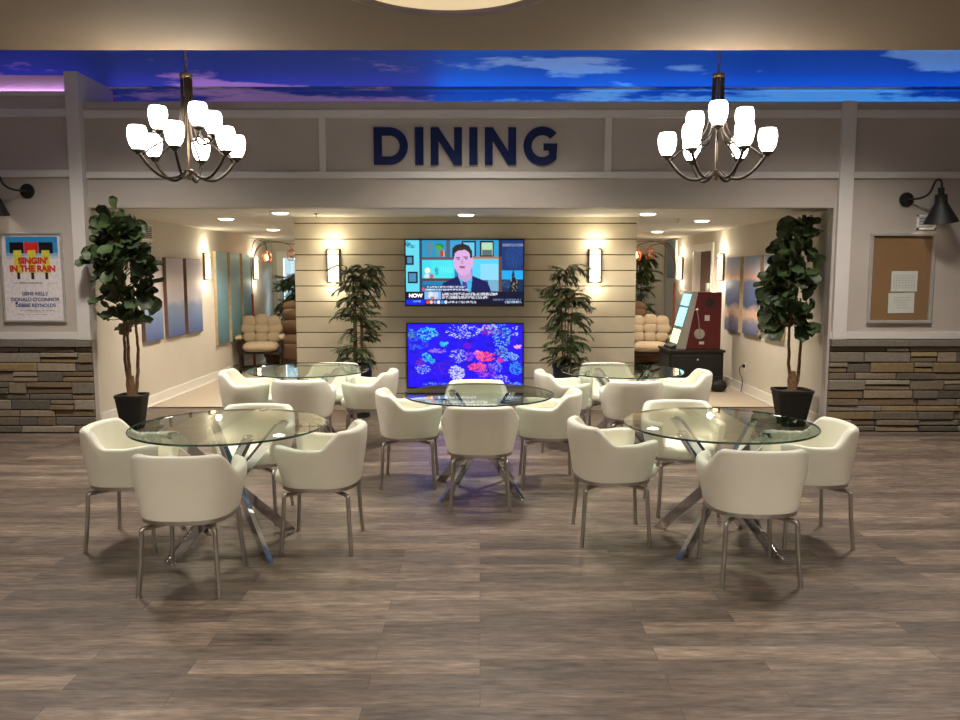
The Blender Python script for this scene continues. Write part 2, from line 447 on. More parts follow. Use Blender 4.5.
# right facade wall
structure('wall_right', MB().mm((OR_,YF,0),(WX,YF+.10,ZS)).mm((OR_,YF,ZS),(WX,YF+.35,3.40)).mm((OR_,YF+.35,3.36),(WX,8.95,3.40)), M['wall'])
structure('trim_%d' % k, MB().mm((3.67,YF-.045,.98),(3.815,YF,3.40)), M['trim'], bevel=.004); k += 1
for (x0,x1,z0,z1) in ((3.815,WX,3.235,3.315),(3.815,WX,2.635,2.70),(3.655,WX,.985,1.06)):
    structure('trim_%d' % k, pan(x0,x1,z0,z1,YF-.0005), M['trim'], bevel=.003); k += 1

# stacked ledge stone wainscot: stones of one wall are one mesh
def stone_wall(name, x0, x1, y, seed):
    rnd = random.Random(seed); mb = MB(); cols = []
    pal = [(140,126,108),(124,113,99),(152,136,116),(138,122,100),(122,114,104),(150,130,96),(130,112,88),(144,134,120)]
    z = .005
    while z < .90:
        h = rnd.choice([.06,.075,.09,.11,.125]); 
        if z+h > .90 or .90-z-h < .04: h = .905-z
        x = x0
        while x < x1-.01:
            w = rnd.uniform(.2,.62)*(1.1 if h < .08 else .85)
            if x+w > x1-.1: w = x1-x
            two = h > .1 and rnd.random() < .3
            segs = [(z, z+h*.48), (z+h*.52, z+h)] if two else [(z, z+h)]
            for (a, b) in segs:
                d = rnd.uniform(.012,.045); g = .003
                sx = rnd.uniform(-.006,.006)
                vs = [(x+g,y,a+g),(x+w-g,y,a+g),(x+w-g,y,b-g),(x+g,y,b-g),
                      (x+g+.004,y-d,a+g+.004),(x+w-g-.004+sx,y-d+rnd.uniform(-.006,.004),a+g+.004),(x+w-g-.004+sx,y-d+rnd.uniform(-.006,.004),b-g-.004),(x+g+.004,y-d,b-g-.004)]
                mb._add(vs, [(4,5,6,7),(0,1,5,4),(1,2,6,5),(2,3,7,6),(3,0,4,7)])
                c = rnd.choice(pal); j = rnd.uniform(.8,1.12); c = tuple(lin(min(255,q*j)) for q in c); cols += [c]*8
            x += w
        z += h
    # cap course
    x = x0
    while x < x1-.01:
        w = rnd.uniform(.5,.9)
        if x+w > x1-.2: w = x1-x
        mb.mm((x+.002,y-.055,.91),(x+w-.002,y,.975)); cols += [tuple(lin(q) for q in (120,112,104))]*8
        x += w
    o = mb.build(name, M['stone'], smooth=False, cols=cols, bevel=.004); o['kind'] = 'structure'
    structure(name+'_mortar', MB().mm((x0+.004,y-.01,0),(x1-.004,y,.93)), M['mortar'])
    return o
M['stone'] = attr_mat('stacked_ledge_stone', 0, .85, .3)
M['mortar'] = plain('dark_joint_mortar', rgb(52,48,44), .95, var=.2)
stone_wall('wall_left_stone', -WX+.0, -4.03, YL-.001, 3)
stone_wall('wall_right_stone', OR_+.02, WX, YF-.001, 5)

# lounge walls
structure('wall_lounge_left', MB().mm((XL-.15,YL+.102,0),(XL,YB,ZS)).mm((XL,YL+.102,0),(OL-.002,YL+.14,ZS)), M['lounge_wall'])
D0y, D1y, Dz = 12.75, 13.75, 2.06
structure('wall_lounge_right', MB().mm((OR_+.002,YF+.102,0),(XR+.15,YF+.14,ZS)).mm((XR,YF+.14,0),(XR+.15,D0y,ZS)).mm((XR,D1y,0),(XR+.15,YB,ZS)).mm((XR,D0y,Dz),(XR+.15,D1y,ZS)), M['lounge_wall'])
for j, (a, b, x, sgn) in enumerate(((YL+.142,YB,XL,1),(YF+.142,D0y-.07,XR,-1),(D1y+.07,YB,XR,-1))):
    x0, x1 = sorted((x, x+sgn*.018))
    structure('baseboard_%s' % ('left','right','right_far')[j], MB().mm((x0,a,0),(x1,b,.135)).mm((min(x,x+sgn*.03),a,0),(max(x,x+sgn*.03),b,.02)), M['white_paint'], bevel=.004)
# far wall with two windows
def frame_wall(mb, xs, z0, z1):
    cur = XL-.15
    for a, b in xs:
        mb.mm((cur,YB,0),(a,YB+.18,ZS)); mb.mm((a,YB,0),(b,YB+.18,z0)); mb.mm((a,YB,z1),(b,YB+.18,ZS)); cur = b
    mb.mm((cur,YB,0),(XR+.15,YB+.18,ZS)); return mb
WIN = [(-3.98,-2.45),(1.75,3.16)]
structure('wall_back', frame_wall(MB(), WIN, .75, 2.02), M['lounge_wall'])
M['pane'] = None
def mk_pane():
    t = NT('window_pane_glass')
    tr = t.new('ShaderNodeBsdfTransparent'); tr.inputs['Color'].default_value = (.95,.97,.97,1)
    gl = t.new('ShaderNodeBsdfGlossy'); gl.inputs['Roughness'].default_value = .02
    fr = t.new('ShaderNodeFresnel'); mx = t.new('ShaderNodeMixShader')
    ge = t.new('ShaderNodeNewGeometry'); t.link(t.math('MULTIPLY', t.math('DIVIDE', t.math('MULTIPLY', fr.outputs[0], 2.0), t.math('ADD', fr.outputs[0], 1.0)), t.math('SUBTRACT', 1.0, ge.outputs['Backfacing'])), mx.inputs[0]); t.link(tr.outputs[0], mx.inputs[1]); t.link(gl.outputs[0], mx.inputs[2]); t.link(mx.outputs[0], t.out.inputs['Surface']); return t.m
M['pane'] = mk_pane()
for j, (a, b) in enumerate(WIN):
    w = thing('window_%d' % (j+1), ((a+b)/2, YB, .75)); w['kind'] = 'structure'
    hw = (b-a)/2; z1 = 1.27
    fm = MB()
    for (x0,x1,za,zb) in ((-hw-.1,-hw+.03,-.1,z1+.1),(hw-.03,hw+.1,-.1,z1+.1),(-hw+.03,hw-.03,z1-.03,z1+.1),(-hw+.03,hw-.03,-.1,.03),(-.025,.025,.03,z1-.03),(-hw+.03,-.025,z1/2-.015,z1/2+.015),(.025,hw-.03,z1/2-.015,z1/2+.015)):
        fm.mm((x0,-.03,za),(x1,-.001,zb))
    fm.build('window_frame', M['white_paint'], w, smooth=False)
    MB().mm((-hw-.14,-.08,-.13),(hw+.14,0,-.1)).build('window_sill', M['white_paint'], w, smooth=False)
    MB().mm((-hw,.05,0),(hw,.056,z1)).build('window_pane', M['pane'], w, smooth=False)
# outside: lawn and hedge trees
structure('ground', MB().mm((-30,YB+.3,-.12),(30,60,-.02)), plain('lawn', rgb(96,128,70), .95, var=.3, nscale=3))

# centre wall of horizontal boards
CX0, CX1 = -2.235, 1.885
mb = MB().mm((CX0,YC+.017,0),(CX1,YC+.25,ZS),1)
z = .58-.1875*3
zz = z-.1875
while zz < ZS:
    a, b = max(0.0, zz+.006), min(ZS, zz+.1875-.006)
    if b > a+.01: mb.mm((CX0,YC,a),(CX1,YC+.0165,b))
    zz += .1875
M['shiplap'] = plain('warm_shiplap_paint', rgb(196,186,164), .6, var=.05, nscale=5)
structure('wall_center', mb, [M['shiplap'], plain('dark_board_joint', rgb(96,84,66), .9)], bevel=.002)
structure('baseboard_center', MB().mm((CX0,YC-.012,0),(CX1,YC-.0005,.11)), M['shiplap'])

# right door
d = thing('door_1', (XR, (D0y+D1y)/2, 0)); d['kind'] = 'structure'
hy = (D1y-D0y)/2
MB().mm((-.025,-hy-.09,0),(.0,-hy,Dz+.11)).mm((-.025,hy,0),(.0,hy+.09,Dz+.11)).mm((-.025,-hy,Dz),(.0,hy,Dz+.11)).mm((0,-hy,0),(.15,-hy+.015,Dz)).mm((0,hy-.015,0),(.15,hy,Dz)).mm((0,-hy,Dz-.015),(.15,hy,Dz)).build('door_frame', M['white_paint'], d, smooth=False)
MB().mm((.09,-hy+.016,.005),(.13,hy-.016,Dz-.016)).build('door_panel', M['door_brown'], d, smooth=False, bevel=.003)
MB().lathe([(.0,0),(.012,0),(.012,.04),(.028,.05),(.03,.07),(.02,.085),(0,.087)], 16, mat=Matrix.Translation((.09,-hy+.09,1.0)) @ Euler((0,-PI/2,0)).to_matrix().to_4x4()).build('door_handle', M['steel'], d)

# ------------------------------------------------------------------ DINING letters
def letter_poly(ch, h):
    s = h*.225   # stroke
    L = []
    if ch == 'I': return [[(0,0),(s,0),(s,h),(0,h)]], s
    if ch == 'N':
        w = h*.85
        return [[(0,0),(s*.95,0),(s*.95,h*.63),(w-s*.95,0),(w,0),(w,h),(w-s*.95,h),(w-s*.95,h*.37),(s*.95,h),(0,h)]], w
    if ch == 'D':
        w = h*.93; r = h/2; cx = w-r
        out = [(0,0),(cx,0)]+[(cx+r*math.sin(a), r-r*math.cos(a)) for a in [PI*i/24 for i in range(1,24)]]+[(cx,h),(0,h)]
        r2 = r-s
        inn = [(s,s),(cx,s)]+[(cx+(r2)*math.sin(a), r-r2*math.cos(a)) for a in [PI*i/24 for i in range(1,24)]]+[(cx,h-s),(s,h-s)]
        return [('ring', out, inn)], w
    if ch == 'G':
        r = h*.515; cx = r; cy = h/2; r2 = r-s; xr = cx+r*math.cos(R(38))
        arc = [R(42+276*q/40) for q in range(41)]
        P_ = [(cx+r*math.cos(a), cy+r*math.sin(a)) for a in arc]
        P_ += [(xr, cy+.07*h), (cx+.06*r, cy+.07*h), (cx+.06*r, cy-.115*h), (xr-s, cy-.115*h)]
        a1 = 2*PI-math.acos((xr-s-cx)/r2); P_ += [(cx+r2*math.cos(a), cy+r2*math.sin(a)) for a in [a1+(R(42)-a1)*q/36 for q in range(37)]]
        return [P_], xr
sign = thing('wall_lettering', (-.148, YF-.025, 2.955), 0, 'navy block letters spelling DINING on the grey panel over the opening', 'sign')
hL = .375; x = -.945
TRACK = {'D':.345,'I':.0}
import itertools
word = 'DINING'; widths = [letter_poly(c, hL)[1] for c in word]
total = 1.87; gap = (total-sum(widths))/5
x = -total/2
for c, wv in zip(word, widths):
    shapes, _ = letter_poly(c, hL); mb = MB()
    for sh in shapes:
        if sh[0] == 'ring' or sh[0] == 'arc':
            o, i = sh[1], sh[2]; n = len(o); closed = sh[0] == 'ring'
            vs = [(p[0]+x,0,p[1]-hL/2) for p in o]+[(p[0]+x,0,p[1]-hL/2) for p in i]+[(p[0]+x,.024,p[1]-hL/2) for p in o]+[(p[0]+x,.024,p[1]-hL/2) for p in i]
            fs = []
            for q in range(n if closed else n-1):
                q2 = (q+1)%n
                fs += [(q,q2,n+q2,n+q),(2*n+q,2*n+q2,3*n+q2,3*n+q),(q,q2,2*n+q2,2*n+q),(n+q,n+q2,3*n+q2,3*n+q)]
            if not closed: fs += [(0,n,3*n,2*n),(n-1,2*n-1,4*n-1,3*n-1)]
            mb._add(vs, fs)
        else: mb.prism([(p[0]+x, p[1]-hL/2) for p in sh], 'y', 0, .024)
    mb.build('letter', M['navy'], sign, smooth=False)
    x += wv+gap

# ------------------------------------------------------------------ swivel tub chair
def super_pt(phi, a, b, n=2.7):
    # phi measured from the back (-Y)
    sx, cy = math.sin(phi), -math.cos(phi)
    q = (abs(sx)**n+abs(cy)**n)**(-1/n)
    return sx*q*a, cy*q*b
def sm(t): t = max(0, min(1, t)); return t*t*(3-2*t)
def chair_proto():
    root = thing('tub_chair', (0,0,0))
    A, B = .272, .262
    mb = MB(); N = 72; PH = R(141)
    rings = []
    for i in range(N+1):
        ph = -PH+2*PH*i/N; ap = abs(ph)
        top = .742-.105*sm((ap-R(47))/R(30))
        top += .012*sm((ap-R(100))/R(30))
        end = sm((PH-ap)/R(5))
        th = .058*(.72+.28*end)
        ring = []
        zb = .398
        # outer from bottom to top
        for t in (0,.06,.25,.5,.75,.9):
            z = zb+(top-.02-zb)*t
            sc = .885+.115*sm(t*1.15)+.02*t*(1+.8*sm((ap-R(60))/R(30)))
            if t == 0: sc -= .02
            px, py = super_pt(ph, A*sc, B*sc); ring.append((px, py, z))
        sc_t = ring[-1]
        scO = 1.0+.02*(1+.8*sm((ap-R(60))/R(30)))
        for q in range(7):
            an = PI*q/6
            off = th/2-th/2*math.cos(an)
            zt = top-.022+.022*math.sin(an)
            px, py = super_pt(ph, A*scO-off, B*scO-off); ring.append((px, py, zt))
        for z in (top-.08, .55, .47):
            lean = (top-z)*.06
            px, py = super_pt(ph, A*scO-th-lean, B*scO-th-lean); ring.append((px, py, z))
        px, py = super_pt(ph, A*.7, B*.7); ring.append((px, py, .41))
        # drop the front corners of the arms so that they end in a round nose
        rings.append(ring)
    n = len(rings[0]); vs = [p for r in rings for p in r]
    fs = [(i*n+j, i*n+(j+1)%n, (i+1)*n+(j+1)%n, (i+1)*n+j) for i in range(N) for j in range(n)]
    fs += [tuple(range(n)), tuple(N*n+j for j in range(n-1,-1,-1))]
    mb._add(vs, fs)
    mb.build('backrest', M['leather'], root, ang=60)
    # seat cushion, rounded box filling the tub to the front
    mb = MB(); n = 48; pr = [(.80,.40),(.86,.405),(.90,.425),(.90,.455),(.87,.475),(.78,.486),(.5,.490),(.05,.492)]
    vs = []; 
    for s_, z in pr:
        for j in range(n):
            ph = -PI+2*PI*j/n; bk = 1-sm((abs(ph)-R(118))/R(26)); se_ = s_*(1-.17*bk); px, py = super_pt(ph, .258*se_, .262*se_, 3.0)
            if py > 0: py *= 1.14
            vs.append((px, py, z))
    fs = [(i*n+j, i*n+(j+1)%n, (i+1)*n+(j+1)%n, (i+1)*n+j) for i in range(len(pr)-1) for j in range(n)]
    fs += [tuple(range(n)), tuple((len(pr)-1)*n+j for j in range(n))]
    mb._add(vs, fs); mb.build('seat', M['leather'], root, ang=60)
    # steel band under the tub
    mb = MB(); vs = []; n = 56
    for s_, z in ((.80,.378),(.868,.378),(.868,.400),(.80,.400)):
        for j in range(n): px, py = super_pt(2*PI*j/n, A*s_, B*s_); vs.append((px, py, z))
    fs = [(i*n+j, i*n+(j+1)%n, ((i+1)%4)*n+(j+1)%n, ((i+1)%4)*n+j) for i in range(4) for j in range(n)]
    mb._add(vs, fs); mb.build('trim_band', M['steel'], root)
    MB().lathe([(.0,.345),(.11,.345),(.11,.355),(.05,.36),(.05,.39),(.0,.39)], 24).mm((-.16,-.16,.388),(.16,.16,.398)).build('swivel_plate', M['steel'], root)
    for sx, sy in ((-1,-1),(1,-1),(1,1),(-1,1)):
        pts = [(sx*.05,sy*.05,.352),(sx*.12,sy*.125,.352),(sx*.176,sy*.186,.352),(sx*.185,sy*.196,.350),(sx*.189,sy*.200,.340),(sx*.195,sy*.208,.2),(sx*.208,sy*.226,.008)]
        mb = MB().tube(pts, .0125, 12)
        mb.lathe([(0,0),(.014,0),(.014,.009),(0,.009)], 12, (sx*.208,sy*.226,0))
        mb.build('leg', M['steel'], root, ang=50)
    return root
chair = chair_proto()
def put_chair(first, x, y, face, label, group, base=0):
    # face: direction the tub faces, degrees clockwise from +Y ; base: turn of the four legs
    c = chair if first else copy_tree(chair)
    c.location = (x, y, 0); c.rotation_euler = (0,0,R(base))
    for q in kids(c):
        if q.name.split('.')[0] in ('backrest','seat','trim_band'): q.rotation_euler = (0,0,R(-face-base))
    tag(c, label, 'chair', group)
    return c
sets = [
 # x, y, face, label
 ('near left table', 'white tub chairs at the near left table', [
   (-1.55,4.14,0,'white leather tub chair with its back to us before the near left glass table'),
   (-2.15,4.80,88,'white leather tub chair left of the near left glass table, furthest left of all chairs'),
   (-.97,4.76,-84,'white leather tub chair on the right side of the near left glass table'),
   (-1.56,5.33,180,'white leather tub chair behind the near left glass table, seen through its top')]),
 ('near right table', 'white tub chairs at the near right table', [
   (1.49,4.26,0,'white leather tub chair with its back to us before the near right glass table'),
   (2.04,4.84,-88,'white leather tub chair right of the near right glass table, furthest right of all chairs'),
   (.83,4.90,80,'white leather tub chair on the left side of the near right glass table'),
   (1.43,5.50,180,'white leather tub chair behind the near right glass table, seen through its top')]),
 ('middle table', 'white tub chairs at the middle table', [
   (0,5.63,0,'white leather tub chair with its back to us before the middle glass table'),
   (-.56,6.20,78,'white leather tub chair on the left side of the middle glass table'),
   (.54,6.20,-78,'white leather tub chair on the right side of the middle glass table'),
   (-.03,6.62,180,'white leather tub chair behind the middle glass table in front of the coral screen')]),
 ('rear left table', 'white tub chairs at the rear left table', [
   (-1.58,7.03,0,'white leather tub chair with its back to us before the rear left glass table'),
   (-2.22,7.50,84,'white leather tub chair on the left side of the rear left glass table'),
   (-1.06,7.55,-84,'white leather tub chair on the right side of the rear left glass table'),
   (-1.50,7.98,180,'white leather tub chair behind the rear left glass table near the boarded wall')]),
 ('rear right table', 'white tub chairs at the rear right table', [
   (1.35,6.97,0,'white leather tub chair with its back to us before the rear right glass table'),
   (.79,7.48,84,'white leather tub chair on the left side of the rear right glass table'),
   (1.94,7.50,-84,'white leather tub chair on the right side of the rear right glass table'),
   (1.29,7.98,180,'white leather tub chair behind the rear right glass table near the boarded wall')])]
chair_specs = [(x, y, f, lab, g) for _, g, L in sets for (x, y, f, lab) in L]
for i, (x, y, f, lab, g) in enumerate(chair_specs):
    put_chair(i == len(chair_specs)-1, x, y, f, lab, g) if i == len(chair_specs)-1 else None
# copies are taken before the first chair is turned, so place them from a neutral source
for i, (x, y, f, lab, g) in enumerate(chair_specs[:-1]):
    put_chair(False, x, y, f, lab, g)

# ------------------------------------------------------------------ glass tables
def table_proto():
    root = thing('glass_table', (0,0,0))
    RT = .575
    mb = MB(); n = 96
    vs = []
    prof = [(0,.7385),(RT-.003,.7385),(RT,.7415),(RT,.7475),(RT-.003,.7505),(0,.7505)]
    vs = [(0,0,.7385)]+[(r*math.cos(2*PI*j/n), r*math.sin(2*PI*j/n), z) for r, z in prof[1:5] for j in range(n)]+[(0,0,.7505)]
    fs = []; mi = []
    for j in range(n): fs.append((0, 1+(j+1)%n, 1+j)); mi.append(0)
    for i in range(3):
        for j in range(n): fs.append((1+i*n+j, 1+i*n+(j+1)%n, 1+(i+1)*n+(j+1)%n, 1+(i+1)*n+j)); mi.append(1)
    for j in range(n): fs.append((1+3*n+j, 1+3*n+(j+1)%n, 4*n+1)); mi.append(0)
    mb._add(vs, fs); mb.mi = mi
    mb.build('tabletop', [M['glass'], M['glass_edge']], root)
    for q in range(4):
        a = R(45+90*q); d = Vector((math.cos(a), math.sin(a), 0)); s_ = Vector((-math.sin(a), math.cos(a), 0))
        off = .034
        foot = d*.395+s_*off; top = -d*.33+s_*off; top.z = .726; foot.z = 0.0
        ax = (top-foot); L = ax.length; ax.normalize()
        side = s_; nrm = ax.cross(side).normalized()
        vs = []
        for (p, zc) in ((foot, 0.0), (top, .726)):
            for (u, w) in ((-1,-1),(1,-1),(1,1),(-1,1)):
                hor = Vector((d.x, d.y, 0))*(.030*u/ max(.3, abs(nrm.z)) if False else .042*u)
                v = p+hor+side*(.016*w); vs.append((v.x, v.y, zc))
        mb = MB()._add(vs, [(0,1,2,3),(7,6,5,4),(0,4,5,1),(1,5,6,2),(2,6,7,3),(3,7,4,0)])
        mb.lathe([(0,0),(.028,0),(.028,.0125),(0,.0125)], 20, (top.x, top.y, .726))
        mb.build('leg', M['chrome'], root, bevel=.003)
    return root
table = table_proto()
tabs = [(-1.515,4.71,-4,'round clear glass table on crossed chrome legs, near left of five'),
        (1.46,4.76,-4,'round clear glass table on crossed chrome legs, near right of five'),
        (-.01,5.98,0,'round glass table on crossed chrome legs in the middle, below the screens'),
        (-1.645,7.52,5,'round glass table on crossed chrome legs, rear left before the boarded wall'),
        (1.35,7.46,-5,'round glass table on crossed chrome legs, rear right before the boarded wall')]
for i, (x, y, rz, lab) in enumerate(tabs):
    t = copy_tree(table) if i < 4 else table
    t.location = (x, y, 0); t.rotation_euler = (0,0,R(rz)); tag(t, lab, 'table', 'round glass tables in the dining area')

# ------------------------------------------------------------------ chandeliers
def chandelier(x, y, lower, upper, label):
    root = thing('chandelier', (x, y, 0), 0, label, 'chandelier', 'nine-light chandeliers over the near tables')
    ZT = 2.78
    mb = MB()   # stem: collar, bundle of rods, hub
    mb.lathe([(0,ZT-.02),(.032,ZT-.02),(.036,ZT-.012),(.036,ZT),(.02,ZT+.006),(.006,ZT+.012),(0,ZT+.012)], 20)
    allang = [(a, .275, 2.325) for a in lower]+[(a, .16, 2.455) for a in upper]
    mb.tube([(0,0,ZT-.02),(0,0,2.24)], .007, 10)
    mb.lathe([(0,2.19),(.008,2.192),(.014,2.205),(.012,2.215),(.022,2.222),(.03,2.236),(.03,2.246),(.014,2.252),(0,2.255)], 20)
    mb.build('stem', M['bronze'], root)
    # chain up to the vault
    mb = MB(); z = ZT+.012; kf = 0
    while z < 4.17:
        pts = [( (.011*math.cos(t) if kf else 0), (0 if kf else .011*math.cos(t)), z+.02+.022*math.sin(t)) for t in [2*PI*i/10 for i in range(11)]]
        mb.tube(pts, .0028, 5, caps=False); z += .036; kf = 1-kf
    mb.lathe([(0,4.15),(.02,4.15),(.06,4.165),(.06,4.18),(0,4.18)], 20)
    mb.build('chain', M['bronze'], root)
    for k_, (a, r, zh) in enumerate(allang):
        ca, sa = math.cos(R(a)), math.sin(R(a)); P = lambda rr, z: (rr*ca, rr*sa, z)
        mb = MB()
        if k_ < len(lower):
            mb.tube(bez(P(.02,2.24), P(.10,2.17), P(r-.10,2.17), P(r-.005,zh), 16), [.0085]*17, 8)
            mb.tube(bez(P(.028,ZT-.02), P(.028,2.52), P(.05,2.43), P(.13,2.40), 12)+bez(P(.13,2.40), P(.19,2.37), P(.24,2.33), P(r-.02,zh-.02), 8)[1:], .0055, 7)
        else:
            mb.tube(bez(P(.024,ZT-.02), P(.026,2.52), P(.03,2.38), P(.09,2.40), 12)+bez(P(.09,2.40), P(.13,2.41), P(r,2.43), P(r,zh), 8)[1:], .0065, 7)
        mb.lathe([(0,zh-.012),(.010,zh-.012),(.014,zh-.002),(.032,zh+.006),(.034,zh+.014),(0,zh+.014)], 16, P(r,0))
        arm = mb.build('arm', M['pewter'], root, ang=50)
        pr = [(.012,zh+.012),(.028,zh+.018),(.042,zh+.04),(.050,zh+.072),(.053,zh+.10),(.050,zh+.125),(.043,zh+.142),(.039,zh+.142),(.045,zh+.125),(.047,zh+.10),(.045,zh+.07),(.036,zh+.04),(.012,zh+.022)]
        MB().lathe(pr, 24, P(r,0)).build('lamp_shade', M['shade_glass'], arm, ang=60)
    return root
chandelier(-1.665, 4.62, (215,275,335,35,95,155), (190,310,50), 'nine-light chandelier with white shades over the near left table')
chandelier(1.352, 4.62, (225,285,345,45,105,165), (5,255,125), 'nine-light chandelier with white shades over the near right table')

# ------------------------------------------------------------------ televisions
def tv(x, z0, z1, W, yfront, label, ras, em):
    h = z1-z0; root = thing('television', (x, yfront, z0), 0, label, 'television')
    MB().mm((-W/2,0,0),(W/2,.035,h)).mm((-W*.3,.035,h*.15),(W*.3,.06,h*.8)).build('casing', M['black'], root, smooth=False, bevel=.003)
    b = .014
    MB().mm((-W/2,-.004,0),(W/2,0,b+.008)).mm((-W/2,-.004,h-b),(W/2,0,h)).mm((-W/2,-.004,b),(-W/2+b,0,h-b)).mm((W/2-b,-.004,b),(W/2,0,h-b)).build('bezel', M['black'], root, smooth=False)
    MB().mm((-.2,.06,h*.3),(.2,YC-yfront-.002,h*.7)).build('wall_bracket', M['black'], root, smooth=False)
    ras.mesh('screen', W-2*b, h-2*b, attr_mat('lit_screen_picture', em), root, (0,-.0015,h/2+.002))
    return root
# upper: newscast (203 x 116 cells drawn after the photo)
r1 = Ras(214, 118, (26,120,168))
def S(x): return (x-50)/845*214
def T(y): return (y-85)/475*118
r1.rect(S(50),0,S(150),118,(96,206,226)); r1.rect(S(150),0,S(172),118,(46,66,96))
for a in ((52,200,108,265),(66,318,136,398)):
    r1.rect(S(a[0]),T(a[1]),S(a[2]),T(a[3]),(14,22,40)); r1.rect(S(a[0]+10),T(a[1]+12),S(a[2]-12),T(a[3]-12),(70,130,170))
r1.ell(S(62),T(110),6,5,(40,80,110),1,.4); r1.ell(S(90),T(130),8,3,(30,50,70),1,.4)
r1.rect(S(172),0,S(390),T(210),(34,140,186)); r1.rect(S(172),T(228),S(400),T(365),(60,205,225)); r1.rect(S(235),T(235),S(380),T(355),(70,220,225),.7)
r1.rect(S(165),T(210),S(400),T(228),(92,74,84)); r1.rect(S(165),T(363),S(400),T(382),(84,56,56))
r1.rect(S(345),0,S(370),T(210),(70,84,110))
r1.poly([(S(190),T(105)),(S(255),T(100)),(S(235),T(200)),(S(215),T(205))],(110,120,130),.6)
r1.ell(S(292),T(130),8,5,(40,130,60)); r1.ell(S(285),T(140),6,4,(70,160,60)); r1.rect(S(270),T(155),S(315),T(205),(70,140,150))
for q in range(5): r1.rect(S(300+q*8),T(165),S(303+q*8),T(205),random.choice([(170,60,50),(200,180,160),(80,60,60)]))
r1.ell(S(205),T(305),5,5,(240,235,190)); r1.ell(S(235),T(345),4,4,(180,90,110)); r1.ell(S(200),T(345),5,4,(210,210,230)); r1.ell(S(270),T(310),3,8,(30,120,110),1,.3)
for q in range(6): r1.poly([(S(300+q*16),T(290)),(S(312+q*16),T(270)),(S(306+q*16),T(345))],(120,235,225),.6)
r1.rect(S(370),0,S(720),T(208),(44,150,200)); r1.rect(S(455),T(97),S(552),T(205),(20,30,60)); r1.rect(S(466),T(108),S(542),T(200),(92,190,225))
r1.rect(S(585),T(97),S(680),T(205),(14,20,44)); r1.rect(S(597),T(108),S(670),T(195),(168,206,170)); r1.rect(S(600),T(160),S(668),T(195),(40,60,80),.7)
r1.rect(S(530),T(208),S(742),T(222),(170,110,70)); r1.rect(S(530),T(222),S(720),T(372),(84,196,235)); r1.rect(S(588),T(262),S(715),T(372),(130,205,240)); r1.rect(S(645),T(375),S(720),T(455),(200,210,220),.5)
r1.rect(S(718),0,S(742),T(480),(44,34,60)); r1.rect(S(720),T(208),S(740),T(470),(150,92,60),.5)
r1.rect(S(742),0,213,T(308),(24,52,110)); r1.rect(S(745),T(115),213,T(130),(110,120,150)); r1.ell(S(830),T(200),18,22,(40,80,150),.6,.5); r1.rect(S(742),T(308),213,T(372),(34,160,225))
r1.rect(S(742),T(372),213,T(465),(22,44,80)); r1.ell(S(780),T(400),10,8,(60,100,150),.7,.5)
r1.poly([(S(822),T(295)),(S(790),T(462)),(S(862),T(462))],(14,26,46)); 
for q in range(22): r1.put(int(S(random.uniform(800,850))), int(T(random.uniform(340,455))), (230,210,140))
# newsreader
r1.poly([(S(300),T(470)),(S(318),T(398)),(S(425),T(345)),(S(530),T(345)),(S(640),T(390)),(S(668),T(470))],(14,22,84))
r1.poly([(S(425),T(345)),(S(530),T(345)),(S(518),T(465)),(S(470),T(465))],(70,170,215))
r1.poly([(S(455),T(385)),(S(488),T(385)),(S(494),T(465)),(S(466),T(465))],(70,50,140))
r1.poly([(S(436),T(290)),(S(520),T(290)),(S(525),T(360)),(S(478),T(392)),(S(428),T(355))],(186,146,196))
r1.ell(S(463),T(238),S(50+70)-0,T(85+102),(204,162,212)); 
r1.poly([(S(384),T(210)),(S(384),T(150)),(S(410),T(122)),(S(460),T(112)),(S(505),T(128)),(S(528),T(170)),(S(528),T(215)),(S(515),T(218)),(S(508),T(178)),(S(480),T(158)),(S(430),T(162)),(S(402),T(182)),(S(398),T(215))],(28,16,24))
r1.rect(S(412),T(212),S(438),T(216),(96,64,96)); r1.rect(S(468),T(208),S(494),T(212),(96,64,96))
r1.ell(S(427),T(224),2.4,1.2,(60,40,70)); r1.ell(S(482),T(221),2.4,1.2,(60,40,70))
r1.poly([(S(452),T(225)),(S(460),T(225)),(S(466),T(256)),(S(448),T(258))],(182,138,186)); r1.rect(S(440),T(278),S(476),T(283),(140,70,100)); r1.rect(S(446),T(290),S(472),T(293),(170,120,160))
# captions and ticker (too small to read in the photograph)
r1.rect(S(180),T(415),S(490),T(455),(30,60,110),.55); r1.dashes(S(205),T(420),S(480),3,(240,240,250)); r1.dashes(S(190),T(441),S(495),3,(240,240,250)); r1.rect(S(172),T(432),S(182),T(455),(190,90,120))
r1.rect(0,T(462),213,118,(12,16,44)); r1.rect(S(185),T(460),S(300),T(515),(120,170,220)); r1.ell(S(228),T(482),5,6,(200,220,235)); r1.ell(S(262),T(484),5,6,(190,200,225)); r1.ell(S(238),T(502),4,2,(220,80,90))
r1.dashes(S(312),T(470),S(708),5,(250,250,255)); r1.dashes(S(312),T(493),S(640),5,(240,240,255))
r1.rect(S(50),T(518),S(185),T(552),(10,40,220)); r1.dashes(S(105),T(524),S(160),3,(160,200,255))
for q, cc in enumerate([(230,70,50),(240,190,170),(120,140,220),(230,230,240),(60,120,230),(190,210,250)]): r1.ell(S(205+q*26),T(534),3,3.4,cc)
r1.dashes(S(355),T(528),S(555),4,(225,225,240)); r1.dashes(S(680),T(512),S(880),3,(120,140,190)); r1.dashes(S(765),T(530),S(880),4,(200,225,250))
t1 = tv(-.185, 1.275, 2.075, 1.425, YC-.12, 'wall television showing a newsreader in a dark suit before shelves', r1, 1.05)
text_mesh('caption', 'NOW', .062, M['screen_white'], t1, (-.585, -.006, .128), (PI/2,0,0), .002, .0005)

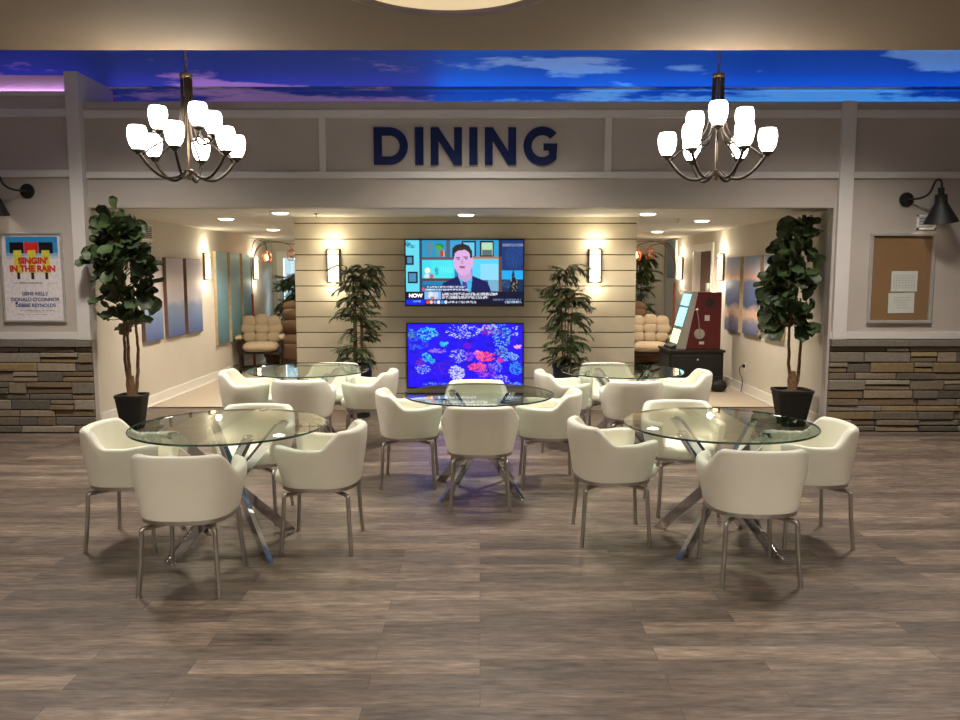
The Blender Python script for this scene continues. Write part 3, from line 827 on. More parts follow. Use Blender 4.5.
r2 = Ras(216, 122, (28,10,226))
def S2(x): return (x-62)/835*216
def T2(y): return (y-98)/465*122
rr = random.Random(11)
for q in range(260): r2.ell(rr.uniform(0,216), rr.uniform(0,122), rr.uniform(2,12), rr.uniform(1,7), rr.choice([(22,6,200),(40,14,240),(16,8,150),(52,20,180)]), .5, .3)
def coral(cx, cy, rx, ry, cols, n=60, rmin=1, rmax=2.4):
    for q in range(n):
        a = rr.uniform(0,2*PI); d = math.sqrt(rr.random()); c_ = rr.choice(cols)
        r2.ell(S2(cx)+math.cos(a)*d*rx, T2(cy)+math.sin(a)*d*ry, rr.uniform(rmin,rmax), rr.uniform(rmin*.7,rmax*.7), c_, .9)
coral(205,170,20,12,[(40,190,225),(60,160,240),(30,120,230),(90,210,220)],110)
coral(95,170,8,10,[(70,150,150),(50,110,150)],40); coral(110,240,26,14,[(30,80,210),(40,110,220),(50,60,200)],80)
coral(465,150,34,14,[(210,215,240),(170,200,240),(60,40,180),(220,230,230),(60,120,200)],170,.7,1.7)
coral(640,130,18,10,[(90,200,190),(180,60,160),(210,180,200)],60); coral(660,160,20,6,[(170,30,150),(120,20,160)],40)
coral(745,185,18,24,[(60,150,200),(90,190,190),(50,90,200),(130,200,180)],150,.8,1.8); coral(840,150,6,10,[(190,200,230),(60,60,180)],12)
coral(325,240,7,6,[(50,200,190),(40,160,210)],30); coral(280,292,17,4,[(150,110,220),(110,80,220)],50); coral(190,340,10,8,[(50,200,170),(60,150,200)],50); coral(235,365,6,6,[(40,160,210)],20)
coral(170,425,15,9,[(120,160,230),(90,110,220),(160,180,230)],70,.8,1.6); coral(300,420,22,14,[(60,20,190),(80,30,200)],60); coral(150,380,8,8,[(110,30,170)],30)
coral(430,330,17,13,[(150,160,220),(110,120,210),(190,190,220),(60,60,170)],120,.8,1.7); coral(505,335,9,8,[(120,60,210)],40)
coral(415,455,15,14,[(190,190,220),(150,200,220),(220,210,220),(170,150,210)],130); 
coral(570,308,9,4,[(250,130,170),(240,110,150)],30); coral(625,335,18,9,[(235,60,110),(250,90,130),(220,50,100)],120); coral(565,410,16,9,[(240,80,130),(220,60,110)],110); coral(735,360,7,5,[(200,50,140)],30); coral(495,255,8,5,[(110,0,190)],30)
coral(640,440,20,14,[(150,60,210),(90,40,190),(180,80,190)],100); coral(700,410,12,12,[(110,130,230),(60,60,200),(140,170,230)],70,.8,1.5)
coral(800,335,17,9,[(100,200,230),(170,190,220),(50,90,190)],100,.8,1.6); coral(735,295,13,8,[(60,90,170),(100,140,180)],50); coral(845,420,13,13,[(40,110,220),(50,140,225)],80); coral(735,500,18,8,[(180,190,230),(110,90,200)],90,.8,1.6); coral(860,262,7,3.4,[(240,170,190),(250,140,170)],20)
coral(280,535,28,2.6,[(100,170,250),(60,130,250)],60,.6,1.4); coral(840,535,14,3,[(80,150,250)],30)
t2 = tv(-.18, .275, 1.075, 1.415, YC-.075, 'lower wall television showing a blue coral reef aquarium', r2, 1.15)

# ------------------------------------------------------------------ sconces
def sconce(x, y, z, rz, label, group):
    root = thing('wall_sconce', (x, y, z), rz, label, 'wall lamp', group)
    w, h, dd = .135, .42, .08
    MB().mm((-w/2-.01,-.012,-h/2),(w/2+.01,-.001,h/2)).build('back_plate', M['bronze'], root, smooth=False)
    MB().prism([(w/2*math.cos(a), -.012-dd*math.sin(a)*.85) for a in [PI*i/14 for i in range(15)]], 'z', -h/2+.02, h/2-.02).build('diffuser', M['sconce_glass'], root)
    fm = MB()
    for zz in (-h/2+.01, h/2-.01, -h/2+.075, h/2-.075):
        pts = [((w/2+.008)*math.cos(a), -.012-(dd*.85+.008)*math.sin(a), zz) for a in [PI*i/14 for i in range(15)]]
        fm.tube(pts, .006, 6)
    for s_ in (-1,1): fm.mm((s_*(w/2+.004)-.006,-.03,-h/2),(s_*(w/2+.004)+.006,-.001,h/2))
    fm.build('frame', M['bronze'], root)
    light('sconce_glow', 'POINT', (0,-.13,.26), 5, (1,.86,.62), .04, parent=root)
    light('sconce_glow', 'POINT', (0,-.13,-.26), 3.2, (1,.86,.62), .04, parent=root)
    return root
sconce(-1.765, YC-.001, 1.76, 0, 'lit wall sconce on the boarded wall, left of the televisions', 'sconces flanking the televisions')
sconce(1.385, YC-.001, 1.76, 0, 'lit wall sconce on the boarded wall, right of the televisions', 'sconces flanking the televisions')
sconce(XL+.001, 12.05, 1.78, R(90), 'lit wall sconce between the lilac and the teal canvases', 'sconces on the left lounge wall')
sconce(XL+.001, 14.65, 1.77, R(90), 'lit wall sconce on the left lounge wall by the arc lamp', 'sconces on the left lounge wall')
sconce(XR-.001, 12.17, 1.77, R(-90), 'lit wall sconce between the brown door and mountain canvases', 'sconces on the right lounge wall')
sconce(XR-.001, 14.62, 1.77, R(-90), 'lit wall sconce beyond the brown door near the arc lamp', 'sconces on the right lounge wall')

# ------------------------------------------------------------------ canvases
def canvas(x, y0, y1, z0, z1, side, mat, label, group, fm='tan_frame'):
    root = thing('wall_art', (x, (y0+y1)/2, (z0+z1)/2), 0, label, 'picture', group)
    hy, hz = (y1-y0)/2, (z1-z0)/2; d = .045*side
    a, b = sorted((.001*side, d)); MB().mm((a,-hy,-hz),(b,hy,hz)).build('stretcher', M[fm], root, smooth=False)
    a, b = sorted((d, d+.004*side)); MB().mm((a,-hy+.006,-hz+.006),(b,hy-.006,hz-.006)).build('canvas', M[mat], root, smooth=False)
    return root
G1, G2, G3 = 'lilac seascape canvases', 'tall teal canvases', 'misty mountain canvases'
canvas(XL, 9.72, 10.28, .82, 1.88, 1, 'art_lilac', 'lilac seascape canvas mostly hidden behind the left fiddle-leaf fig', G1, 'door_brown')
canvas(XL, 10.44, 11.04, .82, 1.88, 1, 'art_lilac', 'lilac seascape canvas, middle of its three on the left wall', G1, 'door_brown')
canvas(XL, 11.16, 11.75, .82, 1.88, 1, 'art_lilac', 'lilac seascape canvas just left of a lit sconce', G1, 'door_brown')
canvas(XL, 12.42, 12.98, .55, 2.02, 1, 'art_teal', 'tall teal canvas just right of a lit sconce', G2)
canvas(XL, 13.12, 13.66, .55, 2.02, 1, 'art_teal', 'tall teal canvas, middle of the three', G2)
canvas(XL, 13.80, 14.34, .55, 2.02, 1, 'art_teal', 'tall teal canvas behind the left arc lamp pole', G2)
canvas(XR, 11.22, 11.86, .84, 1.91, -1, 'art_sunset', 'misty mountain canvas above the slot machine side, nearest the door', G3)
canvas(XR, 10.42, 11.06, .84, 1.91, -1, 'art_sunset', 'misty mountain canvas, middle of its three on the right wall', G3)
canvas(XR, 9.62, 10.26, .84, 1.91, -1, 'art_sunset', 'misty mountain canvas mostly hidden behind the right fiddle-leaf fig', G3)
canvas(XR, 14.98, 15.62, 1.58, 2.30, -1, 'art_blue', 'plain pale blue canvas high in the far right corner of the lounge', None, 'white_paint')

# vents
def vent(x, y, z, w, h, rz, label):
    root = thing('air_vent', (x, y, z), rz, label, 'vent')
    MB().mm((-w/2,-.012,-h/2),(w/2,-.001,-h/2+.02)).mm((-w/2,-.012,h/2-.02),(w/2,-.001,h/2)).mm((-w/2,-.012,-h/2),(-w/2+.02,-.001,h/2)).mm((w/2-.02,-.012,-h/2),(w/2,-.001,h/2)).build('vent_frame', M['white_paint'], root, smooth=False)
    mb = MB(); n = 7
    for i in range(n):
        zz = -h/2+.02+(h-.04)*(i+.5)/n; mb.box((0,-.006,zz),(w-.04,.010,.004),(R(35),0,0))
    mb.build('louvre', M['white_paint'], root, smooth=False)
    MB().mm((-w/2+.01,-.0015,-h/2+.01),(w/2-.01,-.0005,h/2-.01)).build('duct_opening', M['black'], root, smooth=False)
vent(XL, 9.98, 2.18, .36, .2, R(90), 'white slatted air vent behind the top of the left fiddle-leaf fig')
vent(4.60, YF-.0005, 2.19, .20, .15, 0, 'small white slatted vent behind the right black wall lamp')

# ------------------------------------------------------------------ gooseneck lamps
def gooseneck(x, y, z, sgn, label):
    root = thing('gooseneck_wall_lamp', (x, y, z), 0, label, 'wall lamp', 'black barn wall lamps on the facade')
    MB().lathe([(0,0),(.074,0),(.074,.012),(.066,.02),(0,.022)], 28, mat=Matrix.Translation((0,-.001,0)) @ Euler((PI/2,0,0)).to_matrix().to_4x4()).build('mount', M['black'], root)
    pts = bez((0,-.02,0),(.05*sgn,-.05,0),(.12*sgn,-.13,-.01),(.15*sgn,-.17,.06),10)+bez((.15*sgn,-.17,.06),(.17*sgn,-.19,.12),(.17*sgn,-.20,.175),(.20*sgn,-.205,.18),8)[1:]+bez((.20*sgn,-.205,.18),(.235*sgn,-.21,.18),(.24*sgn,-.21,.14),(.24*sgn,-.21,.09),8)[1:]
    MB().tube(pts, .0105, 10).build('arm', M['black'], root)
    c = (.24*sgn,-.21,-.02)
    mat = Matrix.Translation(c) @ Euler((R(8),R(-8*sgn),0)).to_matrix().to_4x4()
    pr = [(.012,.12),(.030,.12),(.030,.055),(.055,.05),(.058,-.035),(.065,-.045),(.155,-.215),(.160,-.225),(.154,-.225),(.058,-.05),(.050,-.04),(.012,.0)]
    MB().lathe(pr, 32, mat=mat).build('lamp_shade', M['black'], root, ang=40)
    l = light('reading_glow', 'SPOT', (c[0],c[1],-.10), 2.2, (1,.85,.66), .05, rot=(R(12),0,0), spot=100, blend=.9, parent=root)
    return root
gooseneck(-4.61, YL, 2.50, -1, 'black gooseneck wall lamp above the film poster')
gooseneck(4.38, YF, 2.42, 1, 'black gooseneck wall lamp above the cork notice board')

# ------------------------------------------------------------------ poster (plain stand-in picture) and notice board
pw, ph = .64, .92
post = thing('framed_poster', (-4.60, YL-.001, 1.625), 0, 'silver framed film poster with red title on the wall above left stonework', 'poster')
f_ = .022
MB().mm((-pw/2,-.025,-ph/2),(pw/2,0,-ph/2+f_)).mm((-pw/2,-.025,ph/2-f_),(pw/2,0,ph/2)).mm((-pw/2,-.025,-ph/2+f_),(-pw/2+f_,0,ph/2-f_)).mm((pw/2-f_,-.025,-ph/2+f_),(pw/2,0,ph/2-f_)).build('frame', M['silver'], post, smooth=False, bevel=.003)
rp = Ras(96, 140, (222,214,218))
def PX(x): return (x-6)/322*82+6
def PY(y): return (y-60)/530*132+4
rp.rect(6,4,90,PY(205),(52,140,205)); 
for q in range(26): rp.rect(6,PY(205)-13+q*.8,90,PY(205)-13+q*.8+1,(222,214,218),q/26)
for (cx, cc) in ((75,(28,26,30)),(170,(214,48,40)),(262,(28,26,30))):
    rp.rect(PX(cx)-11,PY(98),PX(cx)+11,PY(168),cc)
for cx in (80,170,258): rp.rect(PX(cx)-6,PY(150),PX(cx)+6,PY(295),(214,204,74)); rp.rect(PX(cx)-2,PY(295),PX(cx)+2,PY(335),(50,40,40))
rp.dashes(14,PY(362),86,1,(120,100,100)); rp.dashes(26,PY(358),62,2,(90,70,70)); rp.dashes(24,PY(538),80,2,(110,110,130)); rp.dashes(36,PY(552),64,1,(130,130,140)); rp.dashes(14,PY(568),86,1,(120,120,130))
rp.ell(PX(52),PY(492),2.2,2.2,(40,40,60))
M['print'] = attr_mat('glossy_poster_print', 0, .25, .5)
rp.mesh('poster_print', pw-2*f_, ph-2*f_, M['print'], post, (0,-.012,0))
def ptext(s_, size, mat, x, z, bold, rot=0, sx=1): text_mesh('poster_lettering', s_, size, mat, post, (x,-.0145,z), (PI/2,0,0), bold, .0006, sx=sx).rotation_euler = (PI/2, -rot, 0)
ptext("SINGIN'", .084, M['red_ink'], .01, .168, .0045, 0, 1.05)
ptext('IN THE RAIN', .084, M['red_ink'], .0, .088, .0045, 0, .98)
for i, s_ in enumerate(('GENE KELLY','DONALD O\'CONNOR','DEBBIE REYNOLDS')): ptext(s_, .052, M['blue_ink'], .01, -.168-.060*i, .001, 0, .95)

nb = thing('notice_board', (4.365, YF-.001, 1.615), 0, 'silver framed cork notice board with two white papers above right stonework', 'notice board')
nw, nh = .67, .93
MB().mm((-nw/2,-.03,-nh/2),(nw/2,0,-nh/2+.03)).mm((-nw/2,-.03,nh/2-.03),(nw/2,0,nh/2)).mm((-nw/2,-.03,-nh/2+.03),(-nw/2+.03,0,nh/2-.03)).mm((nw/2-.03,-.03,-nh/2+.03),(nw/2,0,nh/2-.03)).build('frame', M['silver'], nb, smooth=False, bevel=.004)
MB().mm((-nw/2+.02,-.006,-nh/2+.02),(nw/2-.02,-.001,nh/2-.02)).build('cork_panel', M['cork'], nb, smooth=False)
MB().mm((-nw/2+.028,-.021,-nh/2+.028),(nw/2-.028,-.018,nh/2-.028)).build('glass_cover', M['pane'], nb, smooth=False)
for (x, z, rot, lab, kind_) in ((.04,-.03,0,'white paper with a printed grid, upper of two on the cork board',0),(.02,-.255,R(-1),'white paper with faint writing, lower of two on the cork board',1)):
    pp = thing('paper_notice', (4.365+x, YF-.0075, 1.615+z), 0, lab, 'paper', 'papers pinned on the notice board'); pp.rotation_euler = (0,rot,0)
    MB().mm((-.135,-.002,-.105),(.135,0,.105)).build('sheet', M['paper'], pp, smooth=False)
    mb = MB(); 
    if kind_ == 0:
        for i in range(6): mb.mm((-.11,-.0028,-.07+.026*i),(.11,-.002,-.068+.026*i))
        for i in range(8): mb.mm((-.11+.031*i,-.0028,-.07),(-.108+.031*i,-.002,.062))
    else:
        for i in range(5): mb.mm((-.08+random.uniform(0,.03),-.0028,-.05+.026*i),(.05+random.uniform(0,.05),-.002,-.047+.026*i))
    mb.build('printed_lines', M['ink'], pp, smooth=False)

# ------------------------------------------------------------------ fiddle-leaf figs
def leaf(mb, p, d, up, L, W, cup=.25, m=0, fiddle=True):
    d = d.normalized(); s_ = d.cross(up)
    if s_.length < 1e-3: s_ = Vector((1,0,0))
    s_.normalize(); n = s_.cross(d).normalized()
    prof = [(0,.05),(.12,.30),(.3,.62),(.5,.80),(.7,1.0),(.85,.92),(.95,.6),(1,.12)] if fiddle else [(0,.1),(.3,1),(.7,.8),(1,.05)]
    vs = []; 
    for t, w in prof:
        bend = -cup*L*t*t
        c = p+d*L*t+n*bend
        wv = .01*math.sin(t*14)
        for u in (-1,-.5,0,.5,1):
            vs.append(c+s_*(W/2*w*u)+n*(abs(u)*W*.16+(wv if abs(u)==1 else 0)))
    fs = [(i*5+j, i*5+j+1, (i+1)*5+j+1, (i+1)*5+j) for i in range(len(prof)-1) for j in range(4)]
    mb._add(vs, fs, m)
def planter(mb, w0, w1, h, pw=5):
    mb.lathe([(w0,0),(w0*1.02,.01),(w0+(w1-w0)*.55,h*.5),(w1,h-.03),(w1*1.04,h-.028),(w1*1.04,h),(w1*.93,h),(w1*.90,h-.04),(.01,h-.04)], 40, pw=pw)
def fig(x, y, label, seed, width, zb, zt, stems, xmax=None, xmin=None, lean=(0,0), pot=(.11,.165,.37), leafn=200, yr=None):
    rnd = random.Random(seed)
    root = thing('fiddle_leaf_fig', (x, y, 0), 0, label, 'potted plant', 'fiddle-leaf figs at the ends of the opening')
    mb = MB(); planter(mb, *pot); mb.build('planter', M['black_pot'], root, ang=40)
    MB().lathe([(pot[1]*.93,pot[2]-.05),(pot[1]*.92,pot[2]-.035),(.08,pot[2]-.015),(.005,pot[2]-.01)], 24, pw=4).build('soil', M['soil'], root)
    mb = MB(); tips = []
    for (dx, dy, bx, by, top) in stems:
        p0 = Vector((dx*.6, dy*.6, pot[2]-.05)); p3 = Vector((bx, by, top))
        pts = bez(p0, (dx*2.4, dy*1.5, .8), (bx*1.6-.02, by, 1.1), p3, 18)
        pts = [q+Vector((rnd.uniform(-.006,.006), rnd.uniform(-.006,.006), 0)) for q in pts]
        mb.tube(pts, [.020*(1-.5*i/18) for i in range(19)], 9); tips.append(pts)
    mb.lathe([(.055,pot[2]-.04),(.045,pot[2]+.03),(.036,pot[2]+.12),(.03,pot[2]+.2)], 12)
    lf = MB(); cx, cy = lean
    cnt = 0; tries = 0
    while cnt < leafn and tries < 5000:
        tries += 1
        t = rnd.random(); z = zb+(zt-zb)*t
        # crown outline: widest at two thirds of its height
        rad = width*(.5+.5*math.sin(PI*min(1,(t*.9+.1)))**.8)*(1-.72*max(0,t-.62)/.38)
        a = rnd.uniform(0,2*PI); q = rnd.uniform(.15,.92)**.6
        ax = Vector((cx*t, cy*t, 0))
        p = ax+Vector((math.cos(a)*rad*q*.8, math.sin(a)*rad*q*.62, z-.05))
        d = Vector((math.cos(a)*rnd.uniform(.4,1), math.sin(a)*.8, rnd.uniform(-.6,1.0)))
        L = rnd.uniform(.14,.24); W = L*rnd.uniform(.62,.78)
        e = p+d.normalized()*L
        if xmax is not None and max(p.x,e.x)+x+W*.45 > (xmax if min(p.y,e.y)+y > YF+.25 else OR_-.01): continue
        if xmin is not None and (min(p.x,e.x)+x-W*.5 < xmin or (min(p.x,e.x)+x-W*.5 < OL+.01 and max(p.y,e.y)+y+W*.5 > YL-.04)): continue
        if yr:
            if max(p.z,e.z) > ZS-.06 and (max(p.y,e.y)+y+W*.5 > yr): continue
        leaf(lf, p, d, Vector((math.cos(a)*rnd.uniform(0,1.3)+rnd.uniform(-.5,.5), math.sin(a)*rnd.uniform(0,1.3)-rnd.uniform(0,.9), rnd.uniform(.2,1))), L, W, rnd.uniform(.05,.35)); cnt += 1
        if cnt % 5 == 0:
            s0 = Vector((cx*t*.8, cy*t*.8, z-.22 if z > zb+.2 else z-.08)); mb.tube(bez(s0, s0+Vector((0,0,.08)), p-d*.08, p, 5), [.009,.008,.007,.006,.005,.004], 6)
    # a leading shoot
    tipz = zt+.02
    mb.tube(bez((0,0,1.2),(0,0,1.6),(cx*.8,cy*.8,zt-.4),(cx,cy,tipz),10), [.016-.0012*i for i in range(11)], 7)
    mb.build('trunk', M['bark'], root)
    for (dx, dz, t) in ((.02,1,.0),(-.7,.5,-.07),(.6,.6,-.1),(-.5,.2,-.16),(.7,.1,-.18)):
        lz = tipz+t
        if yr and lz+.17 > ZS-.02 and cy+y > yr-.05: lz -= .17
        leaf(lf, Vector((cx,cy,lz)), Vector((dx,-.2,dz)), Vector((0,-1,.3)), .15, .095, .1)
    lf.build('foliage', M['ficus_leaf'], root, ang=80)
    return root
fig(-3.76, 8.44, 'fiddle-leaf fig in a black planter at the left end of the opening', 4, .345, 1.14, 2.26, [(-.03,0,-.02,0,1.35),(.05,.02,.06,0,1.3),(.0,-.03,.0,.03,1.5)], xmin=OL-.20, lean=(.14,-.50), leafn=185, yr=8.0, pot=(.10,.148,.37))
fig(3.44, 8.62, 'fiddle-leaf fig in a black planter at the right end of the opening', 9, .39, 1.12, 2.26, [(-.03,0,-.03,0,1.35),(.05,.02,.05,0,1.4)], xmax=XR-.03, lean=(.03,-.02), pot=(.125,.19,.40), leafn=215, yr=-9)

# ------------------------------------------------------------------ bamboo palms
def palm(x, y, label, seed, group, potd, zt, rad, fr=46, catname='bamboo_palm', pot=True, dens=1.0, front=True, xlim=None):
    rnd = random.Random(seed)
    root = thing(catname, (x, y, 0), 0, label, 'potted plant', group)
    w0, w1, h = potd
    mb = MB(); mb.lathe([(w0,0),(w0,.01),(w1,h-.05),(w1*1.06,h-.045),(w1*1.06,h),(w1*.94,h),(w1*.9,h-.05),(.01,h-.05)], 32); mb.build('planter', M['black_pot'], root, ang=40)
    MB().lathe([(w1*.92,h-.055),(w1*.9,h-.04),(.01,h-.03)], 24).build('soil', M['soil'], root)
    st = MB(); lf = MB()
    canes = []
    for c in range(7):
        a = 2*PI*c/7+rnd.uniform(-.3,.3); tr = rnd.uniform(.1,.32)*rad*1.6; top = h+(zt-h)*rnd.uniform(.6,.97)
        pts = bez((math.cos(a)*.05,math.sin(a)*.05,h-.05),(math.cos(a)*.06,math.sin(a)*.06,h+.3),(math.cos(a)*tr*.6,math.sin(a)*tr*.6,top-.3),(math.cos(a)*tr,math.sin(a)*tr,top),10)
        st.tube(pts, [.009-.0005*i for i in range(11)], 6); canes.append(pts)
    for k_ in range(fr):
        pts = canes[k_ % len(canes)]; i = rnd.randint(1,10) if k_ % 3 else 10
        p = Vector(pts[i]); a = rnd.uniform(0,2*PI)
        L = rnd.uniform(.20,.38)*(rad/.33); out = Vector((math.cos(a), math.sin(a)*.6, 0))
        tt = (p.z-h)/(zt-h)
        rise = rnd.uniform(.1,.35)*(.4+tt*.8)
        q1 = p+out*L*.4+Vector((0,0,rise*L*1.4)); q2 = p+out*L*.8+Vector((0,0,rise*L*.8)); q3 = p+out*L+Vector((0,0,-L*rnd.uniform(-.25,.30)))
        if q3.z < h-.05: q3.z = h+rnd.uniform(-.05,.05)
        if xlim and (q3.y+y > YB-.12 or p.y+y > YB-.15 or not (xlim[0] < q3.x+x < xlim[1])): continue
        rp_ = bez(p, q1, q2, q3, 9); st.tube(rp_, .0022, 4, caps=False)
        for j in range(2,10):
            d = (rp_[j]-rp_[j-1]).normalized(); s_ = d.cross(Vector((0,0,1))).normalized()
            for sg in (-1,1):
                ld = (d*.75+s_*sg*.85+Vector((0,0,-.25+rnd.uniform(-.15,.15)))).normalized()
                ll = rnd.uniform(.09,.135)*(1 if j < 9 else .8)*(rad/.33)*dens
                w = ld.cross(Vector((0,0,1))).normalized()*ll*.12
                a0 = rp_[j]; mid = a0+ld*ll*.5+Vector((0,0,-.004)); e = a0+ld*ll+Vector((0,0,-.018))
                lf._add([a0, mid-w, e, mid+w], [(0,1,2,3)])
    st.build('stalks', M['bark'], root)
    lf.build('fronds', M['palm_leaf'], root, smooth=False)
    return root
GP = 'bamboo palms before the boarded wall'
palm(-1.42, 9.15, 'bamboo palm in a dark pot before the boarded wall, left of the televisions', 21, GP, (.13,.16,.62), 1.80, .25, 170)
palm(1.01, 9.15, 'bamboo palm in a dark pot before the boarded wall, right of the televisions', 22, GP, (.13,.16,.62), 1.78, .25, 170)
GP2 = 'palms by the lounge windows'
palm(-3.60, 15.6, 'leafy palm by the left lounge window behind the brown sofa', 31, GP2, (.2,.25,.8), 1.85, .36, 150, dens=1.2, xlim=(XL+.1,9))
palm(3.08, 15.5, 'leafy palm by the right lounge window behind the brown sofa', 32, GP2, (.2,.25,.8), 2.05, .34, 150, dens=1.2, xlim=(-9,XR-.1))

# ------------------------------------------------------------------ glider rockers
def glider(x, y, rz, label):
    root = thing('glider_chair', (x, y, 0), rz, label, 'chair', 'cushioned glider chairs in the lounge')
    # faces -Y; tufted cushions on a dark wooden frame
    fr = MB()
    for s_ in (-1,1):
        fr.mm((s_*.33-.02,-.32,.06),(s_*.33+.02,.34,.12)); fr.mm((s_*.33-.02,-.28,.0),(s_*.33+.02,-.22,.06)); fr.mm((s_*.33-.02,.24,0),(s_*.33+.02,.30,.06))
        fr.box((s_*.33,-.16,.24),(.04,.05,.32),(R(-8),0,0)); fr.box((s_*.33,.2,.24),(.04,.05,.32),(R(8),0,0))
        fr.mm((s_*.33-.022,-.30,.34),(s_*.33+.022,.30,.39))
    fr.mm((-.33,-.05,.07),(.33,.03,.11)); fr.mm((-.33,-.28,.33),(.33,.28,.36)); fr.mm((-.33,-.30,.06),(.33,-.27,.10))
    fr.box((0,.30,.62),(.58,.03,.46),(R(-14),0,0))
    fr.build('frame', M['dark_wood'], root, smooth=False, bevel=.006)
    for s_ in (-1,1):
        a = MB().box((s_*.35,-.24,.47),(.04,.05,.2),(R(10),0,0)).box((s_*.35,.12,.47),(.04,.05,.2))
        a.build('arm_post', M['dark_wood'], root, smooth=False, bevel=.005)
        MB().pillow((s_*.355,-.06,.60),(.11,.48,.09)).build('arm_cushion', M['taupe_fabric'], root, ang=80)
    MB().pillow((0,-.06,.44),(.60,.58,.17), pw=5).build('seat_cushion', M['taupe_fabric'], root, ang=80)
    b = MB()
    mat = Matrix.Translation((0,.24,.50)) @ Euler((R(-14),0,0)).to_matrix().to_4x4()
    rows = [(0,-.02,.18,.60),(1,.13,.18,.68),(2,.28,.19,.62)]
    for (_, z0, hh, w) in rows:
        n = 3
        for i in range(n):
            cw = w/n; c = mat @ Vector((-w/2+cw*(i+.5), -.03, z0+hh/2-(.03 if rows.index((_,z0,hh,w)) == 2 and i != 1 else 0)))
            b.pillow(tuple(c), (cw*1.18, .15, hh*1.18), (R(-14),0,0), pw=3.2, n=16)
    b.build('back_cushion', M['taupe_fabric'], root, ang=80)
    return root
glider(-3.74, 13.45, R(12), 'tufted beige glider chair before the left teal canvases')
glider(2.90, 13.45, R(-12), 'tufted beige glider chair behind the slot machine cabinet')
def sofa(x, y, w, label):
    root = thing('recliner_sofa', (x, y, 0), 0, label, 'sofa', 'brown recliner sofas in the lounge')
    MB().mm((-w/2+.05,-.40,.05),(w/2-.05,.42,.34)).build('base', M['brown_leather'], root, bevel=.03)
    for s_ in (-1,1): MB().pillow((s_*(w/2-.11),-.05,.40),(.22,.86,.62), pw=6).build('arm', M['brown_leather'], root, ang=80)
    n = 2; sw = (w-.4)/n
    for i in range(n):
        cx = -w/2+.2+sw*(i+.5)
        MB().pillow((cx,-.08,.44),(sw,.66,.22), pw=5).pillow((cx,-.40,.26),(sw*.97,.12,.3), pw=5).build('seat_cushion', M['brown_leather'], root, ang=80)
        MB().pillow((cx,.28,.66),(sw,.26,.32),(R(-8),0,0), pw=5).pillow((cx,.33,.90),(sw,.26,.28),(R(-8),0,0), pw=5).pillow((cx,.36,1.05),(sw*1.02,.24,.24),(R(-8),0,0), pw=4).build('back_cushion', M['brown_leather'], root, ang=80)
    return root
sofa(-3.1, 14.7, 1.72, 'brown leather recliner sofa behind the left glider chair')
sofa(2.5, 14.7, 1.72, 'brown leather recliner sofa behind the right glider chair')

# ------------------------------------------------------------------ arc lamps
def arc_lamp(x, y, sgn, zpole, label, heads):
    root = thing('arc_floor_lamp', (x, y, 0), 0, label, 'floor lamp', 'arc lamps in the lounge')
    MB().lathe([(0,0),(.13,0),(.13,.03),(.12,.04),(.02,.045),(0,.045)], 28).build('base', M['dark_wood'], root)
    MB().tube([(0,0,.04),(0,0,zpole)], .021, 12).build('pole', M['redwood'], root)
    for (rx, ry, zt, zh, lit) in heads:
        pts = bez((0,0,zpole-.02),(-.04*sgn,0,zt-.25),(sgn*rx*.12,ry*.5,zt+.02),(sgn*rx*.45,ry*.8,zt),12)+bez((sgn*rx*.45,ry*.8,zt),(sgn*rx*.75,ry,zt-.01),(sgn*rx,ry,zt-.05),(sgn*rx,ry,zh+.10),10)[1:]
        arm = MB().tube(pts, .0075, 7).build('arm', M['bronze'], root)
        c = (sgn*rx, ry, zh)
        cg = MB()
        for k_ in range(8):
            a = 2*PI*k_/8; cg.tube([(c[0]+r*math.cos(a), c[1]+r*math.sin(a), c[2]+z) for r, z in ((.02,.09),(.07,.05),(.085,-.03),(.06,-.11))], .004, 5)
        for r, z in ((.07,.05),(.085,-.03),(.06,-.11)):
            cg.tube([(c[0]+r*math.cos(2*PI*i/16), c[1]+r*math.sin(2*PI*i/16), c[2]+z) for i in range(17)], .004, 5, caps=False)
        cg.build('wire_cage', M['copper'], arm)
        MB().lathe([(0,.03),(.015,.03),(.014,.0),(.028,-.03),(.026,-.06),(0,-.075)], 14, c).build('bulb', M['bulb'] if lit else M['paper'], arm)
        if lit: light('bulb_glow', 'POINT', c, 5, (1,.55,.25), .03, parent=root)
    return root
arc_lamp(-4.02, 14.0, 1, 1.32, 'arc floor lamp with red pole and wire cages behind the left glider chair', [(.30,-.1,2.26,1.98,True),(.66,.2,2.25,2.02,False),(.90,-.1,2.22,2.0,False)])
arc_lamp(3.42, 13.95, -1, 1.52, 'arc floor lamp with red pole and wire cages beside the slot machine', [(.66,.1,2.24,2.02,True),(.48,-.15,2.2,2.04,False),(.95,.25,2.25,2.0,True)])

# ------------------------------------------------------------------ slot machine on its cabinet
cb = thing('storage_cabinet', (3.13, 11.68, 0), 0, 'low black wooden cabinet under the slot machine', 'cabinet')
MB().mm((-.38,-.36,.04),(.38,.36,.54)).mm((-.36,-.34,0),(.36,.34,.04)).build('body', M['black'], cb, smooth=False, bevel=.004)
MB().mm((-.40,-.38,.54),(.40,.38,.575)).build('top', M['black'], cb, smooth=False, bevel=.004)
MB().mm((-.34,-.376,.08),(.34,-.362,.50)).build('side_panel', M['black'], cb, smooth=False, bevel=.006)
MB().mm((-.395,-.33,.07),(-.381,.33,.51)).build('door', M['black'], cb, smooth=False, bevel=.004)
MB().lathe([(0,0),(.012,0),(.016,.015),(0,.02)], 12, mat=Matrix.Translation((.0,-.376,.44)) @ Euler((PI/2,0,0)).to_matrix().to_4x4()).build('knob', M['silver'], cb)
sl = thing('slot_machine', (3.16, 11.62, .576), 0, 'dark red slot machine with lit screens on a black cabinet', 'slot machine')
zH = .83
